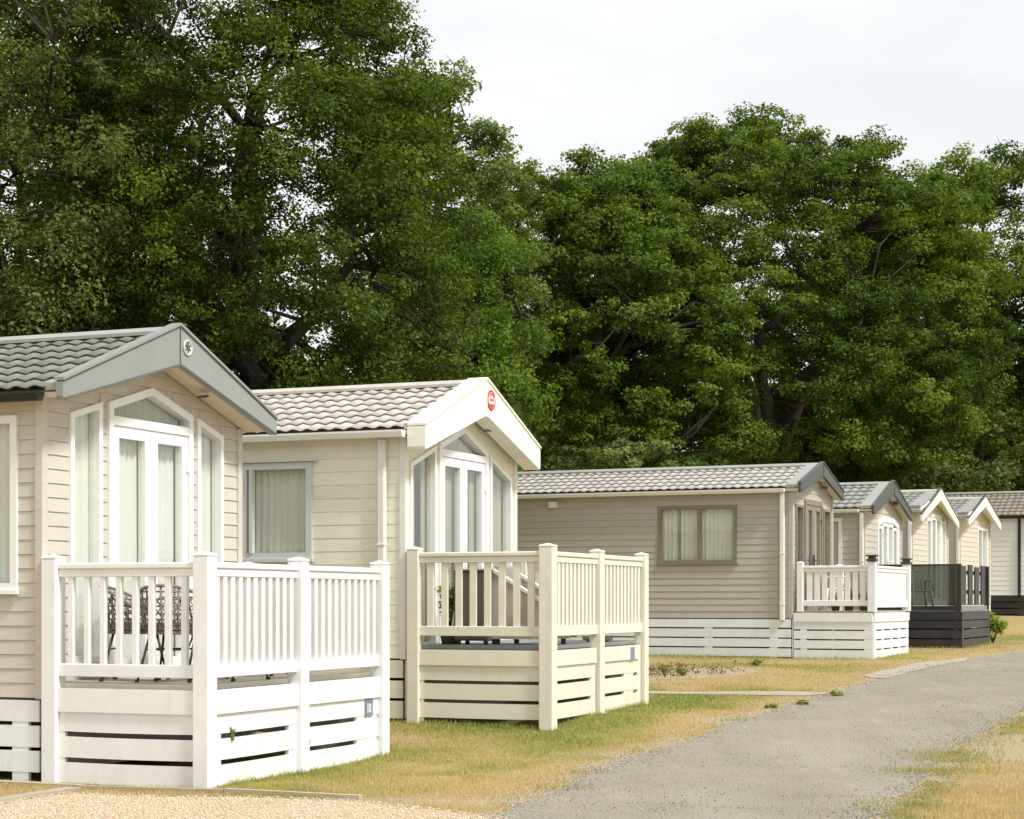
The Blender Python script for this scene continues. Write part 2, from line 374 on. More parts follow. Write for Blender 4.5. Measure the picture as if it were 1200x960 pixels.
def axis(lo, hi, step, far, g=1.45):
    a = list(np.arange(lo, hi + 1e-6, step)); s = step; x = lo; pre = []
    while x > -far: s *= g; x -= s; pre.append(x)
    s = step; x = hi; post = []
    while x < far: s *= g; x += s; post.append(x)
    return np.array(pre[::-1] + a + post)
gx = axis(-10, 16, .16, 900); gy = axis(10, 42, .16, 900)
GX, GY = np.meshgrid(gx, gy)
GZ = ground_z(GX, GY)
def masks(X, Y):
    """what grows where: green 0..1, bare soil 0..1 (own colour of the ground)"""
    dl = dist_poly(X, Y, ROAD_L)
    n1 = fbm(X, Y, .55, 3); n2 = fbm(X, Y, 1.9, 8); n3 = fbm(X * .6, Y * 1.2, .9, 12)
    g = .22 + (n1 - .5) * 1.5 + (n2 - .5) * .7
    d2 = dist_poly(X, Y, [loc2w(C2, 22, x, y) for x, y in [(0, 0), (1.7, 0), (1.7, 3.2), (0, 3.2)]], True)
    d1 = dist_poly(X, Y, [loc2w(C1, 22, x, y) for x, y in [(1.6, -.1), (1.6, 3.3), (0, 3.3)]])
    d3 = dist_poly(X, Y, [loc2w(C3, 24, x, y) for x, y in [(-6, 0), (1.55, 0), (1.55, 3.0)]])
    g = g + .85 * np.exp(-(d2 / .75) ** 2) + .35 * np.exp(-(d1 / .22) ** 2) + .45 * np.exp(-(d3 / 1.2) ** 2) + .5 * np.exp(-(dist_poly(X, Y, [loc2w(C4, 24, x, y) for x, y in [(0, 0), (2.1, 0), (2.1, 3.4), (2.5, 9), (3, 16)]]) / 1.3) ** 2)
    g = g + .55 * np.exp(-((Y - 23.6) / 1.7) ** 2) * (X > .5)
    g = g - .45 * np.exp(-(dl / .6) ** 2)
    right = dist_poly(X, Y, ROAD_R); onr = X > np.interp(Y, [p[1] for p in ROAD_R], [p[0] for p in ROAD_R])
    g = np.where(onr, .12 + (n2 - .5) * .9 + .75 * np.exp(-(right / .28) ** 2) + .4 * (n1 > .62), g)
    bare = np.clip((n3 - .60) * 5, 0, 1) * .55 + .8 * np.exp(-(dl / .22) ** 2) * (n2 > .40) + .6 * np.exp(-(right / .2) ** 2) * (n2 > .45)
    for poly, s in ((BARE, .35), (BED, .2)):
        i = in_poly(X, Y, poly); d = dist_poly(X, Y, poly, True); bare = np.maximum(bare, np.where(i, 1.0, np.exp(-(d / s) ** 2) * .8))
    bare = np.maximum(bare, .8 * np.exp(-(dist_poly(X, Y, [loc2w(C1, 22, 3.05, -.3), loc2w(C1, 22, 4.9, .3)]) / .35) ** 2))
    return np.clip(g, 0, 1), np.clip(bare, 0, 1)
gg, gb = masks(GX, GY)
nx, ny = len(gx), len(gy); ii = np.arange(nx * ny).reshape(ny, nx)
gf = np.stack([ii[:-1, :-1], ii[:-1, 1:], ii[1:, 1:], ii[1:, :-1]], -1).reshape(-1, 4)
def ground_mat():
    m, nt, b = newmat('dry grass ground'); N, L = nt.nodes, nt.links
    ag = N.new('ShaderNodeAttribute'); ag.attribute_name = 'green'; ab = N.new('ShaderNodeAttribute'); ab.attribute_name = 'bare'
    geo = N.new('ShaderNodeNewGeometry')
    def noise(s, d=6, r=.65):
        n = N.new('ShaderNodeTexNoise'); n.inputs['Scale'].default_value = s; n.inputs['Detail'].default_value = d; n.inputs['Roughness'].default_value = r
        L.new(geo.outputs['Position'], n.inputs['Vector']); return n
    def ramp(src, c0, c1, p0=.3, p1=.7):
        r = N.new('ShaderNodeValToRGB'); r.color_ramp.elements[0].position = p0; r.color_ramp.elements[1].position = p1
        r.color_ramp.elements[0].color = c0 + (1,); r.color_ramp.elements[1].color = c1 + (1,); L.new(src, r.inputs['Fac']); return r.outputs[0]
    fine, mid = noise(22), noise(4)
    dry = ramp(fine.outputs['Fac'], (.33, .24, .105), (.50, .385, .19)); grn = ramp(fine.outputs['Fac'], (.20, .20, .058), (.34, .315, .115)); soil = ramp(fine.outputs['Fac'], (.36, .285, .175), (.52, .43, .29))
    def addm(a, bsock, amt):
        s = N.new('ShaderNodeMath'); s.operation = 'MULTIPLY_ADD'; s.inputs[1].default_value = amt; L.new(bsock, s.inputs[0]); L.new(a, s.inputs[2]); return s.outputs[0]
    gsel = ramp(addm(ag.outputs['Fac'], mid.outputs['Fac'], .7), (0, 0, 0), (1, 1, 1), .62, 1.0)
    m1 = N.new('ShaderNodeMixRGB'); L.new(gsel, m1.inputs[0]); L.new(dry, m1.inputs[1]); L.new(grn, m1.inputs[2])
    bsel = ramp(addm(ab.outputs['Fac'], fine.outputs['Fac'], .6), (0, 0, 0), (1, 1, 1), .6, 1.0)
    m2 = N.new('ShaderNodeMixRGB'); L.new(bsel, m2.inputs[0]); L.new(m1.outputs[0], m2.inputs[1]); L.new(soil, m2.inputs[2])
    L.new(m2.outputs[0], b.inputs['Base Color']); b.inputs['Roughness'].default_value = .95; b.inputs['Specular IOR Level'].default_value = .05
    bp = N.new('ShaderNodeBump'); bp.inputs['Strength'].default_value = .8; bp.inputs['Distance'].default_value = .04; f2 = noise(45, 4)
    L.new(f2.outputs['Fac'], bp.inputs['Height']); L.new(bp.outputs[0], b.inputs['Normal'])
    return m
M['ground'] = ground_mat()
gme = np_mesh('ground', np.stack([GX, GY, GZ], -1).reshape(-1, 3), gf, M['ground'], {'green': gg.ravel(), 'bare': gb.ravel()}, True)
tag(link('ground', gme), kind='structure')

def sheet(name, poly, lift, mat, step=.18, edge=.0, seed=1, kind='structure'):
    """a thin sheet that follows the ground inside a polygon, with a slightly ragged edge"""
    P = np.array(poly); lo, hi = P.min(0) - .3, P.max(0) + .3
    xs = np.arange(lo[0], hi[0], step); ys = np.arange(lo[1], hi[1], step); X, Y = np.meshgrid(xs, ys)
    cx = X + (fbm(X, Y, 1.3, seed) - .5) * edge * 2 + (fbm(X, Y, 5., seed + 4) - .5) * edge; cy = Y + (fbm(X, Y, 1.3, seed + 9) - .5) * edge * 2
    ins = in_poly(cx, cy, poly)
    idx = -np.ones(X.shape, int); fa = []
    q = ins[:-1, :-1] & ins[:-1, 1:] & ins[1:, 1:] & ins[1:, :-1]
    J, I = np.nonzero(q); f = np.stack([J * X.shape[1] + I, J * X.shape[1] + I + 1, (J + 1) * X.shape[1] + I + 1, (J + 1) * X.shape[1] + I], -1)
    used, inv = np.unique(f, return_inverse=True); V = np.stack([X, Y, ground_z(X, Y) + lift], -1).reshape(-1, 3)[used]
    # pull boundary steps smooth: jitter nothing inside, average boundary with neighbours
    F = inv.reshape(-1, 4); n = len(V)
    e = np.concatenate([F[:, [0, 1]], F[:, [1, 2]], F[:, [2, 3]], F[:, [3, 0]]]); es = np.sort(e, 1); key = es[:, 0] * n + es[:, 1]
    u, c = np.unique(key, return_counts=True); be = u[c == 1]; ba, bb = be // n, be % n
    for _ in range(3):
        s = np.zeros((n, 2)); k = np.zeros(n)
        np.add.at(s, ba, V[bb, :2]); np.add.at(s, bb, V[ba, :2]); np.add.at(k, ba, 1); np.add.at(k, bb, 1)
        m = k > 0; V[m, :2] = V[m, :2] * .4 + .6 * s[m] / k[m][:, None]
    V[:, 2] = ground_z(V[:, 0], V[:, 1]) + lift
    o = link(name, np_mesh(name, V, F, mat, None, True)); tag(o, kind=kind); return o

def stony(name, c0, c1, sp_l, sp_d, rough=.9, scale=40, patch=None):
    m, nt, b = newmat(name); N, L = nt.nodes, nt.links; geo = N.new('ShaderNodeNewGeometry')
    def noise(s, d=6, r=.65):
        n = N.new('ShaderNodeTexNoise'); n.inputs['Scale'].default_value = s; n.inputs['Detail'].default_value = d; n.inputs['Roughness'].default_value = r
        L.new(geo.outputs['Position'], n.inputs['Vector']); return n
    def ramp(src, c0, c1, p0, p1):
        r = N.new('ShaderNodeValToRGB'); r.color_ramp.elements[0].position = p0; r.color_ramp.elements[1].position = p1
        r.color_ramp.elements[0].color = c0 + (1,); r.color_ramp.elements[1].color = c1 + (1,); L.new(src, r.inputs['Fac']); return r.outputs[0]
    mpt = N.new('ShaderNodeMapping'); mpt.inputs['Rotation'].default_value = (0, 0, R(21)); mpt.inputs['Scale'].default_value = (1.5, .16, 1)
    nt_ = noise(1.1, 7, .62); L.new(geo.outputs['Position'], mpt.inputs['Vector']); L.new(mpt.outputs[0], nt_.inputs['Vector'])
    nb_ = noise(.8, 8, .6); av = N.new('ShaderNodeMath'); av.operation = 'ADD'; L.new(nt_.outputs['Fac'], av.inputs[0]); L.new(nb_.outputs['Fac'], av.inputs[1])
    hf = N.new('ShaderNodeMath'); hf.operation = 'MULTIPLY'; hf.inputs[1].default_value = .5; L.new(av.outputs[0], hf.inputs[0])
    base = ramp(hf.outputs[0], c0, c1, .38, .62)
    v = N.new('ShaderNodeTexVoronoi'); v.inputs['Scale'].default_value = scale; L.new(geo.outputs['Position'], v.inputs['Vector'])
    sp = N.new('ShaderNodeSeparateColor'); L.new(v.outputs['Color'], sp.inputs[0])
    stone = ramp(sp.outputs[0], sp_d, sp_l, 0, 1)
    amt = ramp(noise(3, 6).outputs['Fac'], (.10,) * 3, (.34,) * 3, .35, .7)
    mx = N.new('ShaderNodeMixRGB'); L.new(amt, mx.inputs[0]); L.new(base, mx.inputs[1]); L.new(stone, mx.inputs[2]); last = mx.outputs[0]
    if patch:
        pm = ramp(noise(.55, 8, .7).outputs['Fac'], (0,) * 3, (.7,) * 3, .55, .72); m2 = N.new('ShaderNodeMixRGB'); m2.inputs[2].default_value = patch + (1,)
        L.new(pm, m2.inputs[0]); L.new(last, m2.inputs[1]); last = m2.outputs[0]
    L.new(last, b.inputs['Base Color']); b.inputs['Roughness'].default_value = rough; b.inputs['Specular IOR Level'].default_value = .12
    bp = N.new('ShaderNodeBump'); bp.inputs['Strength'].default_value = .7; bp.inputs['Distance'].default_value = .02
    L.new(v.outputs['Distance'], bp.inputs['Height']); L.new(bp.outputs[0], b.inputs['Normal'])
    return m
M['road'] = stony('worn tarmac', (.265, .238, .188), (.345, .316, .256), (.47, .43, .34), (.15, .132, .10), .9, 55, (.39, .34, .245))
M['gravel'] = stony('tan gravel', (.50, .39, .25), (.60, .485, .33), (.70, .60, .45), (.40, .30, .185), .95, 48)
sheet('road', ROAD, .005, M['road'], .09, .09, 2)
sheet('gravel_drive', GRAVEL, .006, M['gravel'], .12, .02, 5)
sheet('concrete_path', PATH2, .007, M['concrete'], .12, .05, 7)
sheet('concrete_apron', APRON, .009, M['apron'], .14, .06, 9)

# ------------------------------------------------------------------ static caravans
front = lambda u, v, w: (w, u, v)          # u across the gable, v up, w out of the wall
side = lambda u, v, w: (u, -w, v)          # u along the long wall (front end = 0), v up, w out of the wall
rnd = random.Random(4)

def top_at(op, u):                         # upper edge of an opening
    T = op['top']
    for (u0, z0), (u1, z1) in zip(T, T[1:]):
        if u0 - 1e-6 <= u <= u1 + 1e-6: return z0 + (z1 - z0) * (u - u0) / (u1 - u0)
    return T[0][1]
def op_poly(op): return [(op['u0'], op['z0']), (op['u1'], op['z0'])] + [p for p in op['top'][::-1]]
def opening(u0, u1, z0, top, **k):
    if not isinstance(top, list): top = [(u0, top), (u1, top)]
    return dict(u0=u0, u1=u1, z0=z0, top=top, **k)

def wall_with_openings(parent, fn, u0, u1, zb, roof, ops, mat, peak=None):
    """roof: function u -> z of the wall head; a backing wall with real holes"""
    br = {u0, u1}
    if peak is not None: br.add(peak)
    for op in ops:
        br |= {op['u0'], op['u1']} | {p[0] for p in op['top']}
    br = sorted(b for b in br if u0 <= b <= u1); mb = MB()
    for a, b in zip(br, br[1:]):
        if b - a < 1e-5: continue
        mid = (a + b) / 2; segs = []
        here = [op for op in ops if op['u0'] < mid < op['u1']]
        lo = (zb, zb)
        for op in sorted(here, key=lambda o: o['z0']):
            segs.append((lo, (op['z0'], op['z0']))); lo = (top_at(op, a), top_at(op, b))
        segs.append((lo, (roof(a), roof(b))))
        for (l0, l1), (h0, h1) in segs:
            if h0 - l0 > .004 or h1 - l1 > .004:
                mb.prism([(a, l0), (b, l1), (b, max(h1, l1 + .002)), (a, max(h0, l0 + .002))], fn, -.06, 0)
    return mb.build('wall', mat, parent)

def siding(parent, fn, u0, u1, zb, roof_lim, ops, pitch, mat, proud=.013, zmax=9):
    """shiplap boards, each its own piece, broken at the openings. roof_lim(z) -> (lo, hi) of the wall at height z"""
    z = zb
    while z < zmax:
        z1 = z + pitch
        lo0, hi0 = roof_lim(z + .002); lo1, hi1 = roof_lim(min(z1, zmax))
        lo0, hi0, lo1, hi1 = max(lo0, u0), min(hi0, u1), max(lo1, u0), min(hi1, u1)
        if hi0 - lo0 < .1: break
        if hi1 < lo1: lo1 = hi1 = (lo0 + hi0) / 2
        cuts = []
        for op in ops:
            if op['z0'] >= z1 - .004: continue
            us = np.linspace(op['u0'], op['u1'], 41); ok = [u for u in us if top_at(op, u) > z + .01]
            if ok: cuts.append((min(ok) - .0, max(ok) + .0))
        cuts.sort(); cur = None; spans = []; a = 'L'
        start = (lo0, lo1)
        for c0, c1 in cuts:
            if c0 > start[0] + .02: spans.append((start, (c0, c0)))
            start = (max(c1, start[0]), max(c1, start[1])) if c1 > start[0] else start
        if start[0] < hi0 - .02: spans.append((start, (hi0, max(hi1, start[1]))))
        cut = []
        for (a0, a1), (b0, b1) in spans:
            if b0 - a0 > 3.2 and fn is side:
                j = a0 + (b0 - a0) * rnd.uniform(.25, .75); cut += [((a0, a1), (j - .002, j - .002)), ((j + .002, j + .002), (b0, b1))]
            else: cut.append(((a0, a1), (b0, b1)))
        for (a0, a1), (b0, b1) in cut:
            zt = min(z1, zmax) - .004
            pb, pt = proud + rnd.uniform(-.0007, .0007), .004
            v = [fn(a0, z, 0), fn(b0, z, 0), fn(min(b1, b0) if b1 < b0 else b1, zt, 0), fn(a1, zt, 0), fn(a0, z, pb), fn(b0, z, pb), fn(b1, zt, pt), fn(a1, zt, pt)]
            mb = MB(); mb.raw(v, [(0, 3, 2, 1), (4, 5, 6, 7), (0, 1, 5, 4), (1, 2, 6, 5), (2, 3, 7, 6), (3, 0, 4, 7)])
            mb.build('siding_board', mat, parent)
        z = z1

def curtain_mesh(fn, op, ca, cb, w=-.092, amp=.016, per=.085, seed=0):
    n = max(8, int((cb - ca) / .0125)); rr = random.Random(seed); V = []; F = []; ph = rr.uniform(0, 6)
    for i in range(n + 1):
        u = ca + (cb - ca) * i / n
        d = amp * math.sin(2 * math.pi * u / per + ph) + .5 * amp * math.sin(2 * math.pi * u / (per * 2.7) + 1.3 * ph)
        zt = top_at(op, min(max(u, op['u0']), op['u1'])) - .015
        V += [fn(u, op['z0'] - .05, w + d * 1.15), fn(u, (op['z0'] + zt) / 2, w + d), fn(u, zt, w + d * .8)]
    for i in range(n):
        for k in (0, 1): F.append((3 * i + k, 3 * i + 3 + k, 3 * i + 4 + k, 3 * i + 1 + k))
    mb = MB(); mb.v = V; mb.f = F; return mb

def window(parent, fn, op, fw=.06, frame_mat='frame_white', curtains=(), cmat='curtain', mullions=(), out=.035, name='window', sill=True, lean=None):
    P = op_poly(op); I = inset(P, fw)
    w = MB().ring(P, I, fn, -.07, out)
    for m in mullions:
        w.prism([(m - .035, op['z0'] + fw), (m + .035, op['z0'] + fw), (m + .035, top_at(op, m + .035) - fw * 1.03), (m - .035, top_at(op, m - .035) - fw * 1.03)], fn, -.06, out - .008)
    wo = w.build(name, M[frame_mat], parent)
    J = inset(P, fw * .86)
    edges = [op['u0'] + fw * .86] + list(mullions) + [op['u1'] - fw * .86]
    if not mullions:
        MB().prism(J, fn, -.030, -.022).build('pane', M['glass'], wo)
    else:
        for a, b in zip(edges, edges[1:]):
            pa, pb = a + .01, b - .01
            MB().prism([(pa, op['z0'] + fw * .86), (pb, op['z0'] + fw * .86), (pb, top_at(op, pb) - fw * .9), (pa, top_at(op, pa) - fw * .9)], fn, -.030, -.022).build('pane', M['glass'], wo)
    if sill:
        MB().prism([(op['u0'] - .02, op['z0'] - .03), (op['u1'] + .02, op['z0'] - .03), (op['u1'] + .02, op['z0'] + .004), (op['u0'] - .02, op['z0'] + .004)], fn, .0225, out + .02).build('sill', M[frame_mat], wo)
    for k, (a, b) in enumerate(curtains):
        curtain_mesh(fn, op, a, b, seed=hash((round(a * 100), round(b * 100), k)) % 999).build('curtain', M[cmat], wo, True)
    return wo

def french_doors(parent, fn, op, leaves, ztrans, fw=.07, frame_mat='frame_white', curtains=(), cmat='curtain', handle='frame_white', stile=.105, kick=.16, toplight=True):
    """outer frame with a toplight over a transom and two glazed leaves"""
    P = op_poly(op); I = inset(P, fw)
    fr = MB().ring(P, I, fn, -.07, .04)
    if toplight:
        fr.prism([(op['u0'] + fw, ztrans - .05), (op['u1'] - fw, ztrans - .05), (op['u1'] - fw, ztrans + .03), (op['u0'] + fw, ztrans + .03)], fn, -.06, .034)
    fo = fr.build('door_frame', M[frame_mat], parent)
    if toplight:
        T = [(op['u0'] + fw - .01, ztrans + .025), (op['u1'] - fw + .01, ztrans + .025)]
        T += [p for p in I[2:]]
        T[2] = (op['u1'] - fw + .01, T[2][1]); T[-1] = (op['u0'] + fw - .01, T[-1][1])
        MB().prism(T, fn, -.03, -.022).build('pane', M['glass'], fo)
        to = dict(op); to['z0'] = ztrans
        curtain_mesh(fn, to, op['u0'] + fw, op['u1'] - fw, seed=5, per=.06).build('curtain', M['curtain_dark'], fo, True)
    zt = (ztrans - .05) if toplight else None
    n = len(leaves)
    for k, (a, b) in enumerate(leaves):
        z1 = zt if zt else min(top_at(op, a), top_at(op, b)) - fw
        z0 = op['z0'] + fw
        out = [(a + .003, z0 + .003), (b - .003, z0 + .003), (b - .003, z1 - .003), (a + .003, z1 - .003)]
        inn = [(a + stile, z0 + kick), (b - stile, z0 + kick), (b - stile, z1 - stile), (a + stile, z1 - stile)]
        d = MB().ring(out, inn, fn, -.05, .022).build('door', M[frame_mat], parent)
        MB().prism(inset(inn, -.012), fn, -.018, -.010).build('pane', M['glass'], d)
        hu = (b - stile * .5) if k == 0 else (a + stile * .5); hz = z0 + 1.02
        h = MB().prism([(hu - .018, hz - .11), (hu + .018, hz - .11), (hu + .018, hz + .11), (hu - .018, hz + .11)], fn, .0225, .034)
        s = -1 if k == 0 else 1
        h.prism(sorted([(hu, hz - .012), (hu + s * .11, hz - .012)]) + sorted([(hu, hz + .012), (hu + s * .11, hz + .012)], reverse=True), fn, .045, .06)
        h.prism([(hu - .01, hz - .012), (hu + .01, hz - .012), (hu + .01, hz + .012), (hu - .01, hz + .012)], fn, .030, .05)
        h.build('handle', M[handle], d)
        hx = (a + .02) if k == 0 else (b - .02)
        for hh in (z0 + .25, z1 - .3):
            MB().prism([(hx - .02, hh - .04), (hx + .008, hh - .04), (hx + .008, hh + .04), (hx - .02, hh + .04)], fn, .0225, .043).build('hinge', M[handle], d)
        for (ca, cb) in curtains:
            lo, hi = max(ca, a + .02), min(cb, b - .02)
            if hi - lo > .05:
                cop = dict(u0=a, u1=b, z0=z0, top=[(a, z1), (b, z1)])
                curtain_mesh(fn, cop, lo, hi, seed=k + int(ca * 50)).build('curtain', M[cmat], d, True)

def tile_mesh(mat, tw, tl):
    """one wavy pantile: x across, y up the slope, z out of the roof; about 40 triangles"""
    n = 8; v = []; f = []
    for i in range(n + 1):
        u = i / n; h = .5 - .5 * math.cos(2 * math.pi * (u ** .8)); x = (u - .5) * tw * 1.02
        v += [(x, 0, .021 + .022 * h), (x, tl * 1.10, .002 + .022 * h), (x, .003, .012 + .022 * h)]
    for i in range(n):
        a = 3 * i; b = 3 * (i + 1)
        f += [(a, b, b + 1, a + 1), (a + 2, b + 2, b, a)]
    me = bpy.data.meshes.new('roof_tile'); me.from_pydata(v, [], f); me.materials.append(mat)
    me.polygons.foreach_set('use_smooth', [k % 2 == 0 for k in range(len(f))])
    return me

def roof_tiles(parent, mat, W, e, ze, zr, x0, x1, rows, tw, individual=300):
    run = W / 2 + e; rise = zr - ze; ang = math.atan2(rise, run); Ls = math.hypot(run, rise); tl = Ls / rows
    ca, sa = math.cos(ang), math.sin(ang)
    me = tile_mesh(mat, tw, tl); base = np.array([tuple(p.co) for p in me.vertices]); faces = [tuple(p.vertices) for p in me.polygons]
    ncol = int(round((x1 - x0) / tw)); tws = (x1 - x0) / ncol; sx = tws / tw
    slots = []
    for c in range(ncol):
        for r in range(rows): slots.append((c, r))
    near = slots[:individual]; rest = slots[individual:]
    for c, r in near:
        o = link('roof_tile', me, parent); x = x1 - (c + .5) * tws
        o.location = (x, -e + r * tl * ca, ze + r * tl * sa); o.rotation_euler = (ang, rnd.uniform(-.006, .006), 0); o.scale = (sx, 1, 1)
    mb_v, mb_f = [], []
    def put(c, r, far):
        x = x1 - (c + .5) * tws; n = len(mb_v)
        for q in base:
            y = r * tl * ca + q[1] * ca - q[2] * sa; z = r * tl * sa + q[1] * sa + q[2] * ca
            mb_v.append((x + q[0] * sx, (W + e - y) if far else (-e + y), ze + z))
        for f in faces: mb_f.append(tuple(n + i for i in (f[::-1] if far else f)))
    for c, r in rest: put(c, r, False)
    for c, r in slots: put(c, r, True)
    o = MB(); o.v, o.f = mb_v, mb_f
    tag(o.build('roof_tiles', mat, parent), kind='stuff')

def skirt(parent, fn, u0, u1, ztop, zbot, mat, nb=3, slot=.03, battens=(), drop=.0, name='skirt_board', ends=True):
    """horizontal boards with dark slots between, over upright battens"""
    h = (ztop - zbot - slot * (nb - 1)) / nb; z = ztop
    for k in range(nb):
        z0 = z - h; j = rnd.uniform(-.003, .003)
        b = MB(); b.prism([(u0, z0 + j), (u1, z0 - j), (u1, z), (u0, z)], fn, .004, .026)
        b.build(name, M[mat], parent); z = z0 - slot
    for ub, wd in battens:
        MB().prism([(ub - wd / 2, zbot - drop), (ub + wd / 2, zbot - drop), (ub + wd / 2, ztop - .01), (ub - wd / 2, ztop - .01)], fn, -.018, .021).build('skirt_batten', M[mat], parent)

def caravan(name, label, C, th, W, L, zg, zf, ze, zr, off, sid, tile, pitch=.12, rows=7, tw=.18, indiv=300, front_ops=(), side_ops=(),
            barge=None, barge_mat='barge1', edge_mat='trim_dark', gutter='gutter_white', soffit='soffit', verge='verge_grey', pipes=(), trim='same',
            skirt_mat='skirt_white', skirt_n=3, skirt_bat=(), skirt_slot=.03, skirt_gap=.0, e=.10, verge_w=.2, front_board=True, proud=.013):
    o = empty(name, (C[0], C[1], zg), -R(th)); tag(o, label, 'caravan', 'static caravans along the lane')
    f, h, r = zf - zg, ze - zg, zr - zg
    sm = M[sid]
    # the walls: gable front and near side have boards and openings, the far side and rear are plain
    slope = (r - .09 - h) / (W / 2)
    gab = lambda u: h + slope * (W / 2 - abs(u - W / 2))
    wall_with_openings(o, front, 0, W, f, gab, [x for x in front_ops], M[sid], W / 2)
    wall_with_openings(o, side, -L, -.061, f, lambda u: h, [x for x in side_ops], M[sid])
    bk = MB(); bk.prism([(0.0, f), (W, f), (W, h), (W / 2, gab(W / 2)), (0, h)], lambda u, v, w: (w, u, v), -L - .06, -L)
    bk.prism([(-L, f), (-.061, f), (-.061, h), (-L, h)], lambda u, v, w: (u, w, v), W - .06, W); bk.build('rear_wall', sm, o)
    MB().box(-L, -.062, .062, W - .062, f - .12, f).build('chassis_floor', M['interior'], o)
    MB().box(-2.3, -2.25, .07, W - .07, f, h).build('inner_partition', M['interior'], o)
    if front_board:
        lim = lambda z: (0.0, W) if z <= h else (W / 2 - (gab(W / 2) - z) / slope, W / 2 + (gab(W / 2) - z) / slope)
        siding(o, front, .045, W - .045, f + .004, lim, front_ops, pitch, sm, proud, zmax=gab(W / 2) - .03)
    siding(o, side, -L, -.05, f + .004, lambda z: (-L, 0), side_ops, pitch, sm, proud, zmax=h)
    tm = M['gutter_white'] if trim == 'white' else sm
    MB().cbox(-.052, .03, -.03, .05, f - .01, h, .008).build('corner_trim', tm, o)
    MB().cbox(-.052, .03, W - .05, W + .03, f - .01, h, .008).build('corner_trim', tm, o)
    # roof
    run = W / 2 + e; sl = (r - h) / run; ang = math.atan2(r - h, run)
    zo = h + .05
    rb = MB()
    for s in (0, 1):
        yy = (lambda y: y) if s == 0 else (lambda y: W - y)
        rb.prism([(yy(-e), zo - .075), (yy(-e), zo - .03), (yy(W / 2), r - .03), (yy(W / 2), r - .085)], lambda u, v, w: (w, u, v), -L - .12, off - .03)
    rb.build('roof', M[soffit], o)
    roof_tiles(o, M[tile], W, e + .03, zo - .012, r - .012, -L - .12, off - verge_w, rows, tw, indiv)
    cap = MB()
    cap.prism([(W / 2 - .13, r - .02), (W / 2 - .13, r + .01), (W / 2 - .03, r + .06), (W / 2 + .03, r + .06), (W / 2 + .13, r + .01), (W / 2 + .13, r - .02)], lambda u, v, w: (w, u, v), -L - .13, off - .04)
    cap.build('ridge_cap', M[verge] if barge_mat != 'barge_cream' else M['tile2'], o)
    # barge boards
    bp = barge; hw = bp['hw']; B0, B1 = off - bp.get('deep', .06), off
    cz = lambda v: v - zg
    for s in (-1, 1):
        Y = lambda t: W / 2 + s * t
        poly = [(Y(0.001), cz(bp['al'])), (Y(bp.get('flat', .05)), cz(bp['al'])), (Y(hw - .02), cz(bp['el'])), (Y(hw), cz(bp['el']) + .03), (Y(hw), cz(bp['et']) - .03), (Y(hw - .03), cz(bp['et'])), (Y(bp.get('flat', .05)), cz(bp['at'])), (Y(.001), cz(bp['at']))]
        bo = MB().prism(poly, lambda u, v, w: (w, u, v), B0, B1).build('bargeboard', M[barge_mat], o)
        # trim strips along the top and bottom edge
        def strip(p, q, th_, w0, w1, nm, mt):
            MB().prism([p, q, (q[0], q[1] + th_), (p[0], p[1] + th_)], lambda u, v, w: (w, u, v), w0, w1).build(nm, M[mt], bo)
        strip((Y(.002), cz(bp['at'])), (Y(hw), cz(bp['et']) - .012), .026, B0 - .02, B1 + .014, 'top_trim', bp.get('top', barge_mat))
        strip((Y(.002), cz(bp['at']) - .016), (Y(hw), cz(bp['et']) - .028), .012, B1 + .001, B1 + .006, 'trim_seam', edge_mat) if edge_mat != barge_mat else None
        strip((Y(.002), cz(bp['al']) - .004), (Y(hw - .02), cz(bp['el']) - .004), .02, B1 + .001, B1 + .012, 'bottom_trim', edge_mat) if bp.get('lower', True) else None
        # verge flashing between the tiles and the bargeboard
        yv = (lambda y: y) if s < 0 else (lambda y: W - y)
        vz = lambda y: zo + (r - zo) * (y + e) / run
        MB().prism([(yv(-e - .02), vz(-e - .02) - .01), (yv(-e - .02), vz(-e - .02) + .052), (yv(W / 2 - .05), vz(W / 2 - .05) + .052), (yv(W / 2 - .05), vz(W / 2 - .05) - .01)], lambda u, v, w: (w, u, v), off - verge_w - .01, B0 + .002 - .0035).build('verge_flashing', M[verge], o)
        # soffit board under the overhang
        sz = lambda y: gab(0) + slope * y - .0
        zA = max(cz(bp['el']) + .03, h - .06); zB = cz(bp['al']) + .05
        MB().prism([(yv(-e + .02), zA), (yv(-e + .02), zA + .02), (yv(W / 2 - .001), zB + .02), (yv(W / 2 - .001), zB)], lambda u, v, w: (w, u, v), .026, B0 - .003).build('soffit_board', M[soffit], o)
    MB().box(B1 + .002, B1 + .008, W / 2 - .004, W / 2 + .004, cz(bp['al']) + .01, cz(bp['at']) - .01).build('barge_seam', M[edge_mat], o)
    # gutter and downpipe on the near side
    g = MB(); g.prism([(-e - .13, h + .0), (-e - .11, h - .055), (-e - .04, h - .055), (-e - .02, h), (-e - .02, h + .02), (-e - .13, h + .02)], lambda u, v, w: (w, u, v), -L - .1, off - verge_w - .02 if bp.get('deep', .06) < .1 else B0 - .02)
    g.build('gutter', M[gutter], o)
    for px in pipes:
        p = MB(); p.cbox(px - .045, px + .045, -.10, -.026, f - .04, h - .058, .012)
        po = p.build('downpipe', M[gutter], o)
        for zz in (f + .25, (f + h) / 2): MB().cbox(px - .05, px + .05, -.106, -.022, zz, zz + .025, .004).build('pipe_clip', M[gutter], po)
    # skirting under the body
    zb = skirt_gap
    skirt(o, side, -L, -.01, f - .02, zb, skirt_mat, skirt_n, skirt_slot, skirt_bat, zb + .03)
    skirt(o, lambda u, v, w: (w, u, v), .0, W, f - .02, zb, skirt_mat, 1, skirt_slot)
